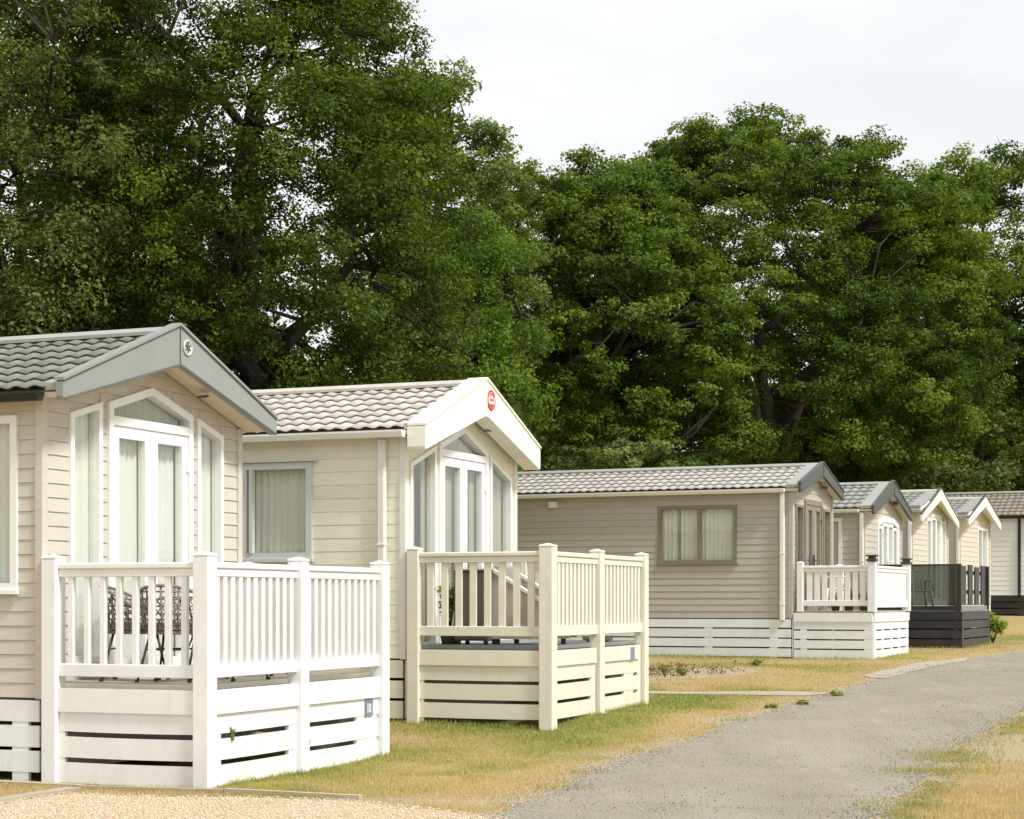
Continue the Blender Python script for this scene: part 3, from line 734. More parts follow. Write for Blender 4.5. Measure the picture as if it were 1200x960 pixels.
    s2 = MB(); s2.box(-L, -.0, W - .03, W, -.05, f - .02); s2.box(-L, -L + .03, .02, W - .031, -.05, f - .02); s2.build('skirt_panel', M[skirt_mat], o)
    return o

def zl(zg, *v): return [x - zg for x in v]
# --- the beige caravan with the grey gable
zg = 0.0
c1_ops = [opening(.36, .83, .98, [(.36, 3.10), (.83, 3.235)]), opening(.92, 2.30, .76, [(.92, 3.245), (1.61, 3.44), (2.30, 3.245)]), opening(2.39, 2.86, .98, [(2.39, 3.235), (2.86, 3.10)])]
c1_side = [opening(-1.35, -.23, 1.59, 3.05), opening(-4.2, -3.0, 1.59, 3.05)]
car1 = caravan('static_caravan', 'beige static caravan with grey tiled roof, grey gable and white-railed deck', C1, 22, 3.2, 10.6, zg, .70, 3.20, 3.92, .33,
               'sid1', 'tile1', .119, 7, .18, 300, c1_ops, c1_side, dict(at=3.985, al=3.625, et=3.315, el=3.145, hw=1.77, flat=.06, deep=.07), 'barge1', 'trim_dark',
               'gutter_black', skirt_bat=[(-.20, .16), (-1.4, .16), (-2.6, .16), (-4.0, .16), (-6, .16), (-8, .16)], skirt_gap=.085, skirt_slot=.032)
window(car1, front, c1_ops[0], .055, curtains=[(.37, .78)]); window(car1, front, c1_ops[2], .055, curtains=[(2.40, 2.80)])
french_doors(car1, front, c1_ops[1], [(.99, 1.61), (1.61, 2.23)], 3.10, .07, curtains=[(1.0, 1.60), (1.63, 2.20)])
window(car1, side, c1_side[0], .065, curtains=[(-1.34, -.26)]); window(car1, side, c1_side[1], .065, curtains=[(-4.2, -3.02)])
MB().lathe([(.055, 0), (.055, .012), (.04, .018), (.038, .006), (.0, .006)], 0, 0, 20).build('spotlight', M['trim_dark'], car1, loc=(.17, 2.25, 3.425), rot=(R(180 + 15), 0, 0))
bd = MB(); bd.lathe([(.075, 0), (.075, .010), (.068, .014), (.060, .014), (.056, .006), (.0, .006)], 0, 0, 28)
bo = bd.build('badge', M['silver'], car1, True, loc=(.331, 1.72, 3.80), rot=(0, R(90), 0))
sg = MB()
for a in (0, 60, 120):
    c, s = math.cos(R(a)), math.sin(R(a)); sg.tube([(-.05 * c, -.05 * s, .009), (.05 * c, .05 * s, .009)], .0065, 6)
sg.lathe([(.022, .004), (.022, .014), (.0, .014)], 0, 0, 12); sg.build('emblem', M['trim_dark'], bo)

# --- the cream caravan with the white gable and round red badge
zg = .2
q = lambda *v: [x - zg for x in v]
T = lambda pts: [(u, z - zg) for u, z in pts]
c2_ops = [opening(.10, .78, .80, T([(.10, 3.015), (.78, 3.255)])), opening(.86, 2.28, .72, T([(.86, 3.285), (1.57, 3.535), (2.28, 3.285)])), opening(2.36, 3.04, .80, T([(2.36, 3.255), (3.04, 3.015)]))]
c2_side = [opening(-2.02, -1.12, 1.97 - zg, 3.05 - zg), opening(-5.2, -4.3, 1.97 - zg, 3.05 - zg)]
car2 = caravan('static_caravan', 'cream static caravan with white gable boards and a round red badge', C2, 22, 3.2, 10.6, zg, .88, 3.33, 4.02, .30,
               'sid2', 'tile2', .146, 7, .18, 300, c2_ops, c2_side, dict(at=4.075, al=3.645, et=3.41, el=3.14, hw=1.72, flat=.05, deep=.21, lower=False), 'barge_cream', 'barge_cream',
               'gutter_white', 'barge_cream', 'tile2', pipes=[-.24], trim='white', skirt_mat='pvc_cream', skirt_bat=[(-.9, .14), (-2.2, .14), (-3.5, .14)], skirt_gap=.03, verge_w=.24, proud=.008)
window(car2, front, c2_ops[0], .05, curtains=[(.12, .42), (.6, .78)], cmat='curtain_dark'); window(car2, front, c2_ops[2], .05, curtains=[(2.66, 3.02)], cmat='curtain_dark')
french_doors(car2, front, c2_ops[1], [(.93, 1.57), (1.57, 2.21)], 3.20 - zg, .07, curtains=[(1.22, 1.5), (1.95, 2.2)], cmat='curtain_dark')
window(car2, side, c2_side[0], .075, 'frame_grey', curtains=[(-2.0, -1.15)]); window(car2, side, c2_side[1], .075, 'frame_grey', curtains=[(-5.2, -4.32)])
MB().prism([(-2.08, 3.055 - zg), (-1.06, 3.055 - zg), (-1.06, 3.085 - zg), (-2.08, 3.085 - zg)], side, .023, .075).build('drip_rail', M['frame_grey'], car2)
MB().prism([(-1.905, 2.04 - zg), (-1.865, 2.04 - zg), (-1.865, 2.98 - zg), (-1.905, 2.98 - zg)], side, -.02, .05).build('sash_bar', M['frame_grey'], car2)
MB().lathe([(.055, 0), (.055, .012), (.0, .012)], 0, 0, 16).build('spotlight', M['frame_taupe'], car2, loc=(.02 + .09, 2.05, 3.525 - zg), rot=(R(180), 0, 0))
lg = MB().lathe([(.12, 0), (.12, .008), (.104, .010), (.100, .006), (.0, .006)], 0, 0, 32).build('badge', M['red'], car2, True, loc=(.301, 1.72, 3.845 - zg), rot=(0, R(90), 0))
MB().lathe([(.092, .0065), (.092, .0095), (.0, .0095)], 0, 0, 30).build('badge_face', M['barge_cream'], lg)
bl = MB(); n = 14                               # red lower segment and upper arc of the badge
seg = [(.086 * math.cos(R(a)), .086 * math.sin(R(a))) for a in np.linspace(-58, 58, n)]
bl.prism([(x, y) for x, y in seg], lambda u, v, w: (u, v, w), .0098, .013)
seg2 = [(-.086 * math.cos(R(a)), .086 * math.sin(R(a))) for a in np.linspace(-62, 62, n)] ; seg3 = [(-.062 * math.cos(R(a)), .062 * math.sin(R(a))) for a in np.linspace(62, -62, n)]
for k in range(n - 1): bl.prism([seg2[k], seg2[k + 1], seg3[n - 2 - k], seg3[n - 1 - k]], lambda u, v, w: (u, v, w), .0098, .013)
for k in range(5): bl.box(-.020, .012, -.062 + k * .027, -.047 + k * .027, .0098, .0125)
bl.build('emblem', M['red'], lg)

# --- the taupe caravan with taupe windows
zg = .42
c3_ops = [opening(.20, .74, .9, 3.36 - zg), opening(.84, 2.16, .80, 3.46 - zg), opening(2.26, 2.80, .9, 3.36 - zg)]
c3_side = [opening(-2.68, -1.08, 2.24 - zg, 3.345 - zg), opening(-8.6, -7.6, 2.24 - zg, 3.345 - zg)]
car3 = caravan('static_caravan', 'taupe static caravan with a taupe-framed window pair over white slatted skirting', C3, 24, 3.0, 10.4, zg, 1.18, 3.62, 4.17, .22,
               'sid3', 'tile3', .128, 6, .187, 300, c3_ops, c3_side, dict(at=4.225, al=3.97, et=3.74, el=3.56, hw=1.66, flat=.03, deep=.05), 'barge_grey', 'barge_grey',
               'gutter_white', pipes=[-.17], skirt_bat=[(-.35, .16), (-1.65, .16), (-2.95, .16), (-4.3, .16), (-5.6, .16), (-7, .16)], skirt_n=4, skirt_slot=.026, skirt_gap=.03, verge_w=.30)
window(car3, side, c3_side[0], .06, 'frame_taupe', curtains=[(-2.66, -1.10)], mullions=[-1.84]); window(car3, side, c3_side[1], .06, 'frame_taupe', curtains=[(-8.6, -7.6)])
window(car3, front, c3_ops[0], .05, 'frame_taupe', curtains=[(.2, .6)]); window(car3, front, c3_ops[2], .05, 'frame_taupe', curtains=[(2.4, 2.8)])
french_doors(car3, front, c3_ops[1], [(.91, 1.5), (1.5, 2.09)], 0, .07, 'frame_taupe', curtains=[(.95, 1.3), (1.75, 2.1)], handle='dark_metal', toplight=False)
MB().cbox(-4.98, -4.80, -.09, -.018, 3.37 - zg, 3.50 - zg, .01).build('flue_vent', M['gutter_white'], car3)
MB().cbox(.05, .16, 2.0, 2.12, 3.74 - zg, 3.80 - zg, .01).build('spotlight', M['trim_dark'], car3)

# --- the stone caravan behind the black deck
zg = .48
c4_ops = [opening(1.15, 3.35, .80, [(1.15, 3.33 - zg), (1.7, 3.45 - zg), (2.8, 3.45 - zg), (3.35, 3.33 - zg)])]
c4_side = [opening(-1.35, -.50, 1.9 - zg, 3.36 - zg)]
car4 = caravan('static_caravan', 'stone static caravan with dark gable and white arched doors behind the black deck', C4, 24, 3.7, 9.0, zg, 1.22, 3.52, 4.2, .25,
               'sid4', 'tile4', .135, 6, .2, 120, c4_ops, c4_side, dict(at=4.265, al=3.98, et=3.60, el=3.42, hw=2.0, flat=.03, deep=.05), 'barge_grey', 'barge_grey',
               'gutter_white', pipes=[-.05], skirt_bat=[(-1, .14), (-3, .14)], skirt_gap=.03, verge_w=.32)
window(car4, side, c4_side[0], .08, curtains=[(-1.33, -.52)], cmat='curtain')
french_doors(car4, front, c4_ops[0], [(1.7, 2.25), (2.25, 2.8)], 0, .13, curtains=[(1.72, 2.1), (2.4, 2.8)], toplight=False, stile=.09)
for a, b in ((1.28, 1.68), (2.82, 3.22)):
    wo = MB().ring([(a, .93), (b, .93), (b, 3.33 - zg - .1), (a, 3.33 - zg - .1)], [(a + .06, 1.0), (b - .06, 1.0), (b - .06, 3.33 - zg - .17), (a + .06, 3.33 - zg - .17)], front, -.05, .02).build('sidelight', M['frame_white'], car4)
    MB().prism([(a + .055, .995), (b - .055, .995), (b - .055, 3.33 - zg - .165), (a + .055, 3.33 - zg - .165)], front, -.02, -.012).build('pane', M['glass'], wo)
MB().cbox(.06, .17, 2.5, 2.62, 3.74 - zg, 3.80 - zg, .01).build('spotlight', M['trim_dark'], car4)

# --- two sand caravans with white gables
zg = .55
c5_ops = [opening(1.55, 2.0, .85, 3.62 - zg), opening(2.06, 3.24, .80, 3.76 - zg), opening(3.3, 3.75, .85, 3.62 - zg)]
car5 = caravan('static_caravan', 'sand static caravan with white gable boards between the dark-gabled and the small-windowed caravan', C5, 25, 4.1, 9.0, zg, 1.30, 3.78, 4.33, .28,
               'sid5', 'tile4', .135, 6, .2, 100, c5_ops, [opening(-3, -2, 1.4, 2.6)], dict(at=4.40, al=4.10, et=3.66, el=3.46, hw=2.2, flat=.03, deep=.05, lower=False, top='barge_grey'), 'barge_cream', 'barge_cream',
               'gutter_white', pipes=[-.05], skirt_bat=[(-1, .14)], skirt_gap=.03, verge_w=.32, soffit='barge_cream')
window(car5, front, c5_ops[0], .06, curtains=[(1.6, 1.8)]); window(car5, front, c5_ops[2], .06, curtains=[(3.5, 3.74)]); french_doors(car5, front, c5_ops[1], [(2.13, 2.65), (2.65, 3.17)], 0, .07, curtains=[(2.2, 2.4), (2.8, 3.1)], toplight=False, stile=.08)
window(car5, side, opening(-3, -2, 1.4, 2.6), .07, curtains=[(-3, -2.02)])
zg = .66
c6_ops = [opening(2.05, 3.2, 1.1, 3.62 - zg)]
car6 = caravan('static_caravan', 'sand static caravan with white gable in front of the brown-roofed pale one', C6, 27, 3.6, 8.6, zg, 1.42, 3.88, 4.43, .30,
               'sid5', 'tile4', .135, 6, .2, 100, c6_ops, [], dict(at=4.50, al=4.20, et=3.82, el=3.60, hw=1.98, flat=.03, deep=.05, lower=False, top='barge_grey'), 'barge_cream', 'barge_cream',
               'gutter_white', pipes=[-.05], skirt_bat=[(-1, .14)], skirt_gap=.03, verge_w=.34, soffit='barge_cream')
window(car6, front, c6_ops[0], .07, curtains=[(2.1, 2.4), (2.9, 3.1)], mullions=[2.62])
zg = 1.05
car7 = caravan('static_caravan', 'pale grey static caravan with brown tiled roof, black gutter and black skirting', C7, 24, 3.7, 7.2, zg, 1.70, 4.25, 5.14, .25,
               'sid7', 'tile7', .16, 7, .2, 100, [opening(1.2, 2.6, .8, 2.9)], [], dict(at=5.21, al=4.90, et=4.36, el=4.18, hw=2.0, flat=.03, deep=.05), 'barge_grey', 'barge_grey',
               'gutter_black', pipes=[-1.08], skirt_mat='black_board', skirt_bat=[(-1, .14), (-2.4, .14)], skirt_gap=.03, verge_w=.32)
french_doors(car7, front, opening(1.2, 2.6, .8, 2.9), [(1.28, 1.9), (1.9, 2.52)], 0, .08, toplight=False)

# ------------------------------------------------------------------ decks
def post(parent, x, y, z0, z1, w, mat, cap=True, lamp=None):
    p = MB().cbox(x - w / 2, x + w / 2, y - w / 2, y + w / 2, z0, z1, .008).build('post', M[mat], parent)
    if cap:
        k = w / 2 + .003
        c = MB(); c.cbox(x - k, x + k, y - k, y + k, z1, z1 + .02, .006)
        c.raw([(x - k + .006, y - k + .006, z1 + .0205), (x + k - .006, y - k + .006, z1 + .0205), (x + k - .006, y + k - .006, z1 + .0205), (x - k + .006, y + k - .006, z1 + .0205), (x, y, z1 + .042)], [(3, 2, 1, 0), (0, 1, 4), (1, 2, 4), (2, 3, 4), (3, 0, 4)])
        c.build('post_cap', M[mat], p)
    if lamp:
        k = w / 2 + .02
        c = MB(); c.cbox(x - k, x + k, y - k, y + k, z1 + .0305, z1 + .075, .006); c.cbox(x - k + .03, x + k - .03, y - k + .03, y + k - .03, z1 + .0755, z1 + .12, .004); c.cbox(x - k - .012, x + k + .012, y - k - .012, y + k + .012, z1 + .1205, z1 + .15, .008)
        c.build('lamp_cap', M['lamp_brown'], p)
    return p

def bay(parent, ax, p0, p1, q, fl, zr, rail, nb, bw, bt, mat, pw, gap0=.055, rail_h=(.11, .13), lower=.105):
    """one railing bay between two posts. ax 'x': runs along x at y=q; ax 'y': runs along y at x=q"""
    def bx(a0, a1, c0, c1, z0, z1, b=.006):
        m = MB()
        if ax == 'x': m.cbox(a0, a1, q + c0, q + c1, z0, z1, b)
        else: m.cbox(q + c0, q + c1, a0, a1, z0, z1, b)
        return m
    a0, a1 = p0 + pw / 2 - .002, p1 - pw / 2 + .002
    zb0 = fl + gap0; zb1 = zb0 + lower; zt1 = fl + rail; zt0 = zt1 - .115
    bx(a0, a1, -.045, .045, zt1 - .05, zt1, .01).build('hand_rail', M[mat], parent)
    bx(a0, a1, -.03, .03, zt0, zt1 - .0505).build('top_rail', M[mat], parent)
    bx(a0, a1, -.03, .03, zb0, zb1).build('bottom_rail', M[mat], parent)
    sp = (a1 - a0) / (nb + .45); st = a0 + sp * .725
    for k in range(nb):
        c = st + k * sp
        m = MB()
        if ax == 'x': m.cbox(c - bw / 2, c + bw / 2, q - bt / 2, q + bt / 2, zb1 - .002, zt0 + .002, .004)
        else: m.cbox(q - bt / 2, q + bt / 2, c - bw / 2, c + bw / 2, zb1 - .002, zt0 + .002, .004)
        m.build('baluster', M[mat], parent)

def deck_skirt(parent, fn, u0, u1, top, layout, mat, slots=(), battens=(), sag=0.0):
    """layout: list of (z0, z1, out) boards"""
    for z0, z1, w in layout:
        n = 6; pts = [(u0 + (u1 - u0) * i / n, z0 - sag * math.sin(math.pi * i / n) * (1 if w < .02 else 0)) for i in range(n + 1)]
        up = [(u0 + (u1 - u0) * i / n, z1 - sag * .8 * math.sin(math.pi * i / n) * (1 if w < .02 else 0)) for i in range(n, -1, -1)]
        MB().prism(pts + up, fn, w, w + .022).build('skirt_board', M[mat], parent)
    for ub, wd, z0, z1 in battens:
        MB().prism([(ub - wd / 2, z0), (ub + wd / 2, z0), (ub + wd / 2, z1), (ub - wd / 2, z1)], fn, -.022, .0165).build('skirt_batten', M[mat], parent)

def floor_planks(parent, x0, x1, y0, y1, z, mat, edge, n, over=.02):
    w = (y1 - y0) / n
    for k in range(n):
        MB().cbox(x0, x1 - .002, y0 + k * w + .003, y0 + (k + 1) * w - .003, z - .026, z, .003).build('floor_plank', M[mat], parent)
    for nm, b in (('floor_edge', (x0, x1 + over, y0 - over, y0)), ('floor_edge', (x1, x1 + over, y0 + .001, y1))):
        MB().cbox(*b, z - .045, z + .001, .003).build(nm, M[edge], parent)
    u = MB()
    u.box(x0 + .05, x1 - .05, y0 + .06, y0 + .10, z - .16, z - .027); u.box(x0 + .05, x1 - .05, y1 - .1, y1 - .06, z - .16, z - .027); u.build('joist', M['deck_plank'], parent)

# --- deck of the beige caravan
d1 = empty('deck', (C1[0], C1[1], 0.0), -R(22)); tag(d1, 'white railed deck with rattan chairs on the front of the beige caravan', 'deck', 'decks in front of the caravans')
FL1, PX1, PY1 = .83, 1.56, 3.17; Pw = .145
floor_planks(d1, .045, PX1 - .08, .06, PY1 - .06, FL1, 'deck_plank', 'pvc_cream', 22)
posts1 = [(.115, .0), (PX1, .0), (PX1, PY1 * .49), (PX1, PY1), (.125, PY1)]
for (x, y) in posts1: post(d1, x, y, -.06, 1.85 if (x, y) != (PX1, 0.0) else 1.86, Pw, 'pvc_white')
bay(d1, 'x', posts1[0][0], PX1, 0, FL1, 0, .985, 8, .052, .045, 'pvc_white', Pw)
bay(d1, 'y', 0, posts1[2][1], PX1, FL1, 0, .985, 11, .058, .048, 'pvc_white', Pw)
bay(d1, 'y', posts1[2][1], PY1, PX1, FL1, 0, .985, 11, .058, .048, 'pvc_white', Pw)
bay(d1, 'x', posts1[4][0], PX1, PY1, FL1, 0, .985, 8, .052, .045, 'pvc_white', Pw)
lay1 = [(.595, .790, .022), (.435, .605, -.001), (.222, .392, -.001), (.012, .180, -.001)]
sidey = lambda y0: (lambda u, v, w: (u, y0 - w, v))
fronx = lambda x0: (lambda u, v, w: (x0 + w, u, v))
deck_skirt(d1, sidey(.0), .19, PX1 - .075, 0, lay1, 'pvc_white', battens=[(.215, .05, .0, .78), (PX1 - .085, .03, 0, .78)], sag=.006)
deck_skirt(d1, fronx(PX1), .075, posts1[2][1] - .075, 0, lay1, 'pvc_white', battens=[(.15, .14, .0, .78), (1.42, .14, .0, .78)], sag=.004)
deck_skirt(d1, fronx(PX1), posts1[2][1] + .075, PY1 - .075, 0, lay1, 'pvc_white', battens=[(1.68, .10, .0, .78), (2.86, .42, .0, .78)], sag=.004)
deck_skirt(d1, lambda u, v, w: (u, PY1 + w, v), .2, PX1 - .075, 0, lay1, 'pvc_white')
npo = MB().box(PX1 + .022, PX1 + .030, 2.80, 2.96, .425, .585).build('number_plate', M['blue'], d1)
nm = MB()
for b in ((2.845, 2.86, .455, .545), (2.875, 2.89, .46, .54), (2.905, 2.92, .46, .54), (2.89, 2.905, .525, .54), (2.89, 2.905, .46, .475)): nm.box(PX1 + .0302, PX1 + .0325, *b)
nm.build('number_mark', M['plastic_white'], npo)

# --- deck of the cream caravan
zg = .2
d2 = empty('deck', (C2[0], C2[1], zg), -R(22)); tag(d2, 'cream railed deck with grey floor edge on the front of the cream caravan', 'deck', 'decks in front of the caravans')
FL2, PX2, PY2 = .83, 1.67, 3.17; Pc = .14
floor_planks(d2, .045, PX2 - .08, .06, PY2 - .06, FL2, 'grey_edge', 'grey_edge', 22, .035)
posts2 = [(.125, .0), (PX2, .0), (PX2, PY2 * .49), (PX2, PY2), (.125, PY2)]
for (x, y) in posts2: post(d2, x, y, -.08, 1.875 if (x, y) == (PX2, 0.0) else 1.855, Pc if (x, y) != (PX2, 0.0) else .155, 'pvc_cream')
bay(d2, 'x', posts2[0][0], PX2, 0, FL2, 0, 1.0, 8, .078, .03, 'pvc_cream', Pc, .10)
bay(d2, 'y', 0, posts2[2][1], PX2, FL2, 0, 1.0, 11, .062, .045, 'pvc_cream', Pc, .10)
bay(d2, 'y', posts2[2][1], PY2, PX2, FL2, 0, 1.0, 11, .062, .045, 'pvc_cream', Pc, .10)
bay(d2, 'x', posts2[4][0], PX2, PY2, FL2, 0, 1.0, 8, .078, .03, 'pvc_cream', Pc, .10)
lay2 = [(.615, .782, .02), (.455, .625, -.001), (.250, .418, -.001), (.050, .212, -.001)]
deck_skirt(d2, sidey(.0), .195, PX2 - .075, 0, lay2, 'pvc_cream', battens=[(.22, .03, .0, .78)], sag=.003)
deck_skirt(d2, fronx(PX2), .075, posts2[2][1] - .13, 0, lay2, 'pvc_cream', battens=[(1.37, .15, -.05, .78)])
deck_skirt(d2, fronx(PX2), posts2[2][1] + .07, PY2 - .2, 0, lay2, 'pvc_cream', battens=[(2.62, .34, -.05, .78), (3.02, .12, -.05, .78)])
deck_skirt(d2, lambda u, v, w: (u, PY2 + w, v), .2, PX2 - .075, 0, lay2, 'pvc_cream')
MB().box(PX2 + .0425, PX2 + .049, 2.62, 2.76, .61, .76).build('number_plate', M['blue'], d2)

# --- white deck of the taupe caravan
zg = .42
d3 = empty('deck', (C3[0], C3[1], zg), -R(24)); tag(d3, 'white deck with brown lamp caps on its posts beside the taupe caravan', 'deck', 'decks in front of the caravans')
FL3, PX3, PY3 = .905, 1.55, 3.0
floor_planks(d3, .045, PX3 - .06, .06, PY3 - .06, FL3, 'deck_plank', 'deck_plank', 20, .03)
posts3 = [(.16, .03), (PX3 - .02, .03), (PX3 - .02, PY3), (.16, PY3)]
for k, (x, y) in enumerate(posts3): post(d3, x, y, FL3 - .02, 1.80, .15 if k else .12, 'pvc_white', k != 1 or True, k in (1, 2))
bay(d3, 'x', .16, PX3 - .02, .03, FL3, 0, .85, 8, .10, .03, 'pvc_white', .14, .09)
bay(d3, 'y', .03, PY3, PX3 - .02, FL3, 0, .85, 19, .11, .03, 'pvc_white', .15, .06)
lay3 = [(.70, .865, .02), (.555, .705, -.001), (.375, .527, -.001), (.195, .347, -.001), (.0, .167, -.001)]
deck_skirt(d3, sidey(.0), .04, PX3, 0, lay3, 'skirt_white', battens=[(.23, .12, 0, .85), (PX3 - .08, .16, 0, .85)])
deck_skirt(d3, fronx(PX3), .002, PY3, 0, lay3, 'pvc_white', battens=[(.1, .2, 0, .85), (.75, .14, 0, .85), (1.5, .14, 0, .85), (2.2, .14, 0, .85), (2.9, .14, 0, .85)])
deck_skirt(d3, lambda u, v, w: (u, PY3 + w, v), .05, PX3, 0, [(.0, .43, 0), (.435, .865, 0)], 'skirt_white')

# --- black deck with a glass screen
zg = .48
d4 = empty('deck', (C4[0], C4[1], zg), -R(24)); tag(d4, 'black deck with smoked glass screen in front of the stone caravan', 'deck', 'decks in front of the caravans')
FL4, PX4, PY4 = .84, 2.12, 3.45
floor_planks(d4, .045, PX4 - .05, .06, PY4 - .06, FL4, 'grey_edge', 'grey_edge', 22, .03)
for (x, y) in ((.12, .03), (PX4 - .06, .03), (PX4 - .06, PY4), (.12, PY4)): post(d4, x, y, FL4 - .02, 1.84, .11, 'black_board', False)
gl = MB().cbox(.19, PX4 - .13, .022, .034, FL4 + .09, 1.80, .002).build('glass_screen', M['glass_dark'], d4)
MB().cbox(.176, PX4 - .116, .0, .06, FL4 + .0, FL4 + .085, .004).build('bottom_rail', M['black_board'], d4)
MB().cbox(.176, PX4 - .116, .005, .055, 1.80, 1.835, .004).build('top_rail', M['black_board'], d4)
for k in range(4):
    y = .62 + k * .80
    MB().cbox(PX4 - .085, PX4 - .055, y - .25, y + .25, FL4 + .10, 1.84 if k % 2 else 1.80, .004).build('screen_board', M['black_board'], d4)
MB().cbox(PX4 - .115, PX4 - .0865, .09, PY4 - .06, FL4 + .35, FL4 + .43, .003).build('screen_rail', M['black_board'], d4)
MB().cbox(PX4 - .115, PX4 - .0865, .09, PY4 - .06, 1.62, 1.70, .003).build('screen_rail', M['black_board'], d4)
MB().cbox(PX4 - .12, PX4 - .04, .09, PY4 - .06, FL4 + .0015, FL4 + .09, .003).build('bottom_rail', M['grey_edge'], d4)
lay4 = [(.62, .79, .005), (.435, .60, .0), (.225, .405, .0), (.0, .195, .0)]
deck_skirt(d4, sidey(.0), .0, PX4, 0, lay4, 'black_board', battens=[(.1, .1, 0, .78), (2.0, .12, 0, .78)])
deck_skirt(d4, fronx(PX4), -.022, PY4, 0, lay4, 'black_board', battens=[(.1, .2, 0, .78), (1.1, .12, 0, .78), (2.1, .12, 0, .78), (3.3, .2, 0, .78)])
deck_skirt(d4, lambda u, v, w: (u, PY4 + w, v), .03, PX4, 0, [(-.02, .40, 0), (.405, .79, 0)], 'black_board')
MB().tube([(PX4 - 2.02, -.05, .80), (PX4 - 2.02, -.05, .60)], .03, 8).build('overflow_pipe', M['gutter_white'], d4, True)

# ------------------------------------------------------------------ things on the decks
def on_deck(C, th, x, y, z): X, Y = loc2w(C, th, x, y); return (X, Y, z)
def rattan_chair(label, loc, rz):
    o = empty('rattan_chair', loc, rz); tag(o, label, 'chair', 'rattan chairs on the white railed deck')
    b = MB(); n = 15
    arc = lambda t, r, z: (r * math.cos(t) * 1.0, r * math.sin(t), z)
    def hgt(t): return .80 - .20 * (abs(t - math.pi) / R(105)) ** 2.2
    ts = [math.pi + R(-105 + 210 * i / (n - 1)) for i in range(n)]
    for t in ts: b.tube([arc(t, .23, .42), arc(t, .26, .52), arc(t, .285, hgt(t))], .009, 5)
    for k, z in enumerate((.44, .48, .52, .57, .63, .69, .75)):
        pts = [arc(t, .235 + (z - .42) * .14, min(z, hgt(t))) for t in ts]; b.tube(pts, .008, 5)
    for i in range(n - 3):                          # diagonal weave
        t0, t1 = ts[i], ts[i + 3]; b.tube([arc(t0, .243, .46), arc((t0 + t1) / 2, .262, .58), arc(t1, .28, min(.72, hgt(t1)))], .006, 4); b.tube([arc(t1, .243, .46), arc((t0 + t1) / 2, .262, .58), arc(t0, .28, min(.72, hgt(t0)))], .006, 4)
    b.tube([arc(t, .287, hgt(t)) for t in ts], .015, 6)
    b.build('backrest', M['rattan'], o, True)
    s = MB(); s.lathe([(.20, .425), (.235, .44), (.24, .47), (.21, .495), (.0, .50)], 0, 0, 20); s.build('cushion', M['cushion'], o, True)
    f = MB(); f.lathe([(.22, .395), (.235, .40), (.235, .424), (.0, .424)], 0, 0, 20); f.build('seat', M['rattan'], o, True)
    for sx in (-1, 1):
        for sy in (-1, 1):
            l = MB().tube([(sx * .15, sy * .15, .40), (sx * .23, sy * .23, .0)], [.012, .010], 6).build('leg', M['dark_metal'], o, True)
            MB().lathe([(.02, 0), (.02, .025), (.0, .026)], sx * .23, sy * .23, 8).build('foot', M['dark_metal'], l)
    for sx in (-1, 1): MB().tube([(sx * .178, -.178, .27), (sx * .178, .178, .27)], .008, 5).build('stretcher', M['dark_metal'], o)
    return o
rattan_chair('rattan chair by the caravan wall end of the white deck', on_deck(C1, 22, .50, .62, FL1 + .001), R(-22 + 20))
rattan_chair('rattan chair with its back to the middle of the near railing', on_deck(C1, 22, .92, .56, FL1 + .001), R(-22 + 100))
rattan_chair('rattan chair in the corner of the white deck by the big corner post', on_deck(C1, 22, 1.20, 1.0, FL1 + .001), R(-22 + 170))
rattan_chair('rattan chair on the far side of the round table', on_deck(C1, 22, .85, 2.05, FL1 + .001), R(-22 - 80))
tb = empty('round_table', on_deck(C1, 22, .68, 1.32, FL1 + .001)); tag(tb, 'small round dark metal table with glass top between the rattan chairs', 'table')
MB().lathe([(.30, .70), (.31, .705), (.31, .715), (.0, .716)], 0, 0, 28).build('table_top', M['cushion'], tb, True)
for k in range(3):
    a = R(120 * k + 20); MB().tube([(.24 * math.cos(a), .24 * math.sin(a), .70), (.06 * math.cos(a), .06 * math.sin(a), .36), (.26 * math.cos(a), .26 * math.sin(a), 0)], .012, 6).build('leg', M['dark_metal'], tb, True)

def leaf_cloud(pts, nrm, size, asp=.55, seed=0, tint=None, tri=False):
    """numpy leaves: folded diamond of two triangles each. returns verts, faces, tint"""
    rg = np.random.default_rng(seed); n = len(pts)
    nrm = nrm / (np.linalg.norm(nrm, axis=1, keepdims=True) + 1e-9)
    r = rg.normal(size=(n, 3)); t = np.cross(nrm, r); t /= (np.linalg.norm(t, axis=1, keepdims=True) + 1e-9); b = np.cross(nrm, t)
    s = size * rg.uniform(.65, 1.3, (n, 1)) if np.isscalar(size) else size[:, None]
    V = np.empty((n, 4, 3), np.float32)
    V[:, 0] = pts - t * s * .5; V[:, 2] = pts + t * s * .5 - nrm * s * .08
    V[:, 1] = pts + b * s * asp * .5 + nrm * s * .10 + t * s * .06; V[:, 3] = pts - b * s * asp * .5 + nrm * s * .10 + t * s * .06
    if tri:                                         # far leaves: one bent-free triangle is enough
        W_ = np.stack([pts - t * s * .55, pts + t * s * .35 + b * s * asp * .62, pts + t * s * .35 - b * s * asp * .62 + nrm * s * .1], 1)
        tn = rg.uniform(0, 1, n) if tint is None else tint
        return W_.reshape(-1, 3), np.arange(3 * n).reshape(-1, 3), np.repeat(tn, 3)
    i = np.arange(n)[:, None] * 4
    F = np.concatenate([i + np.array([[0, 1, 2]]), i + np.array([[0, 2, 3]])], 0)
    tn = rg.uniform(0, 1, n) if tint is None else tint
    return V.reshape(-1, 3), F, np.repeat(tn, 4)

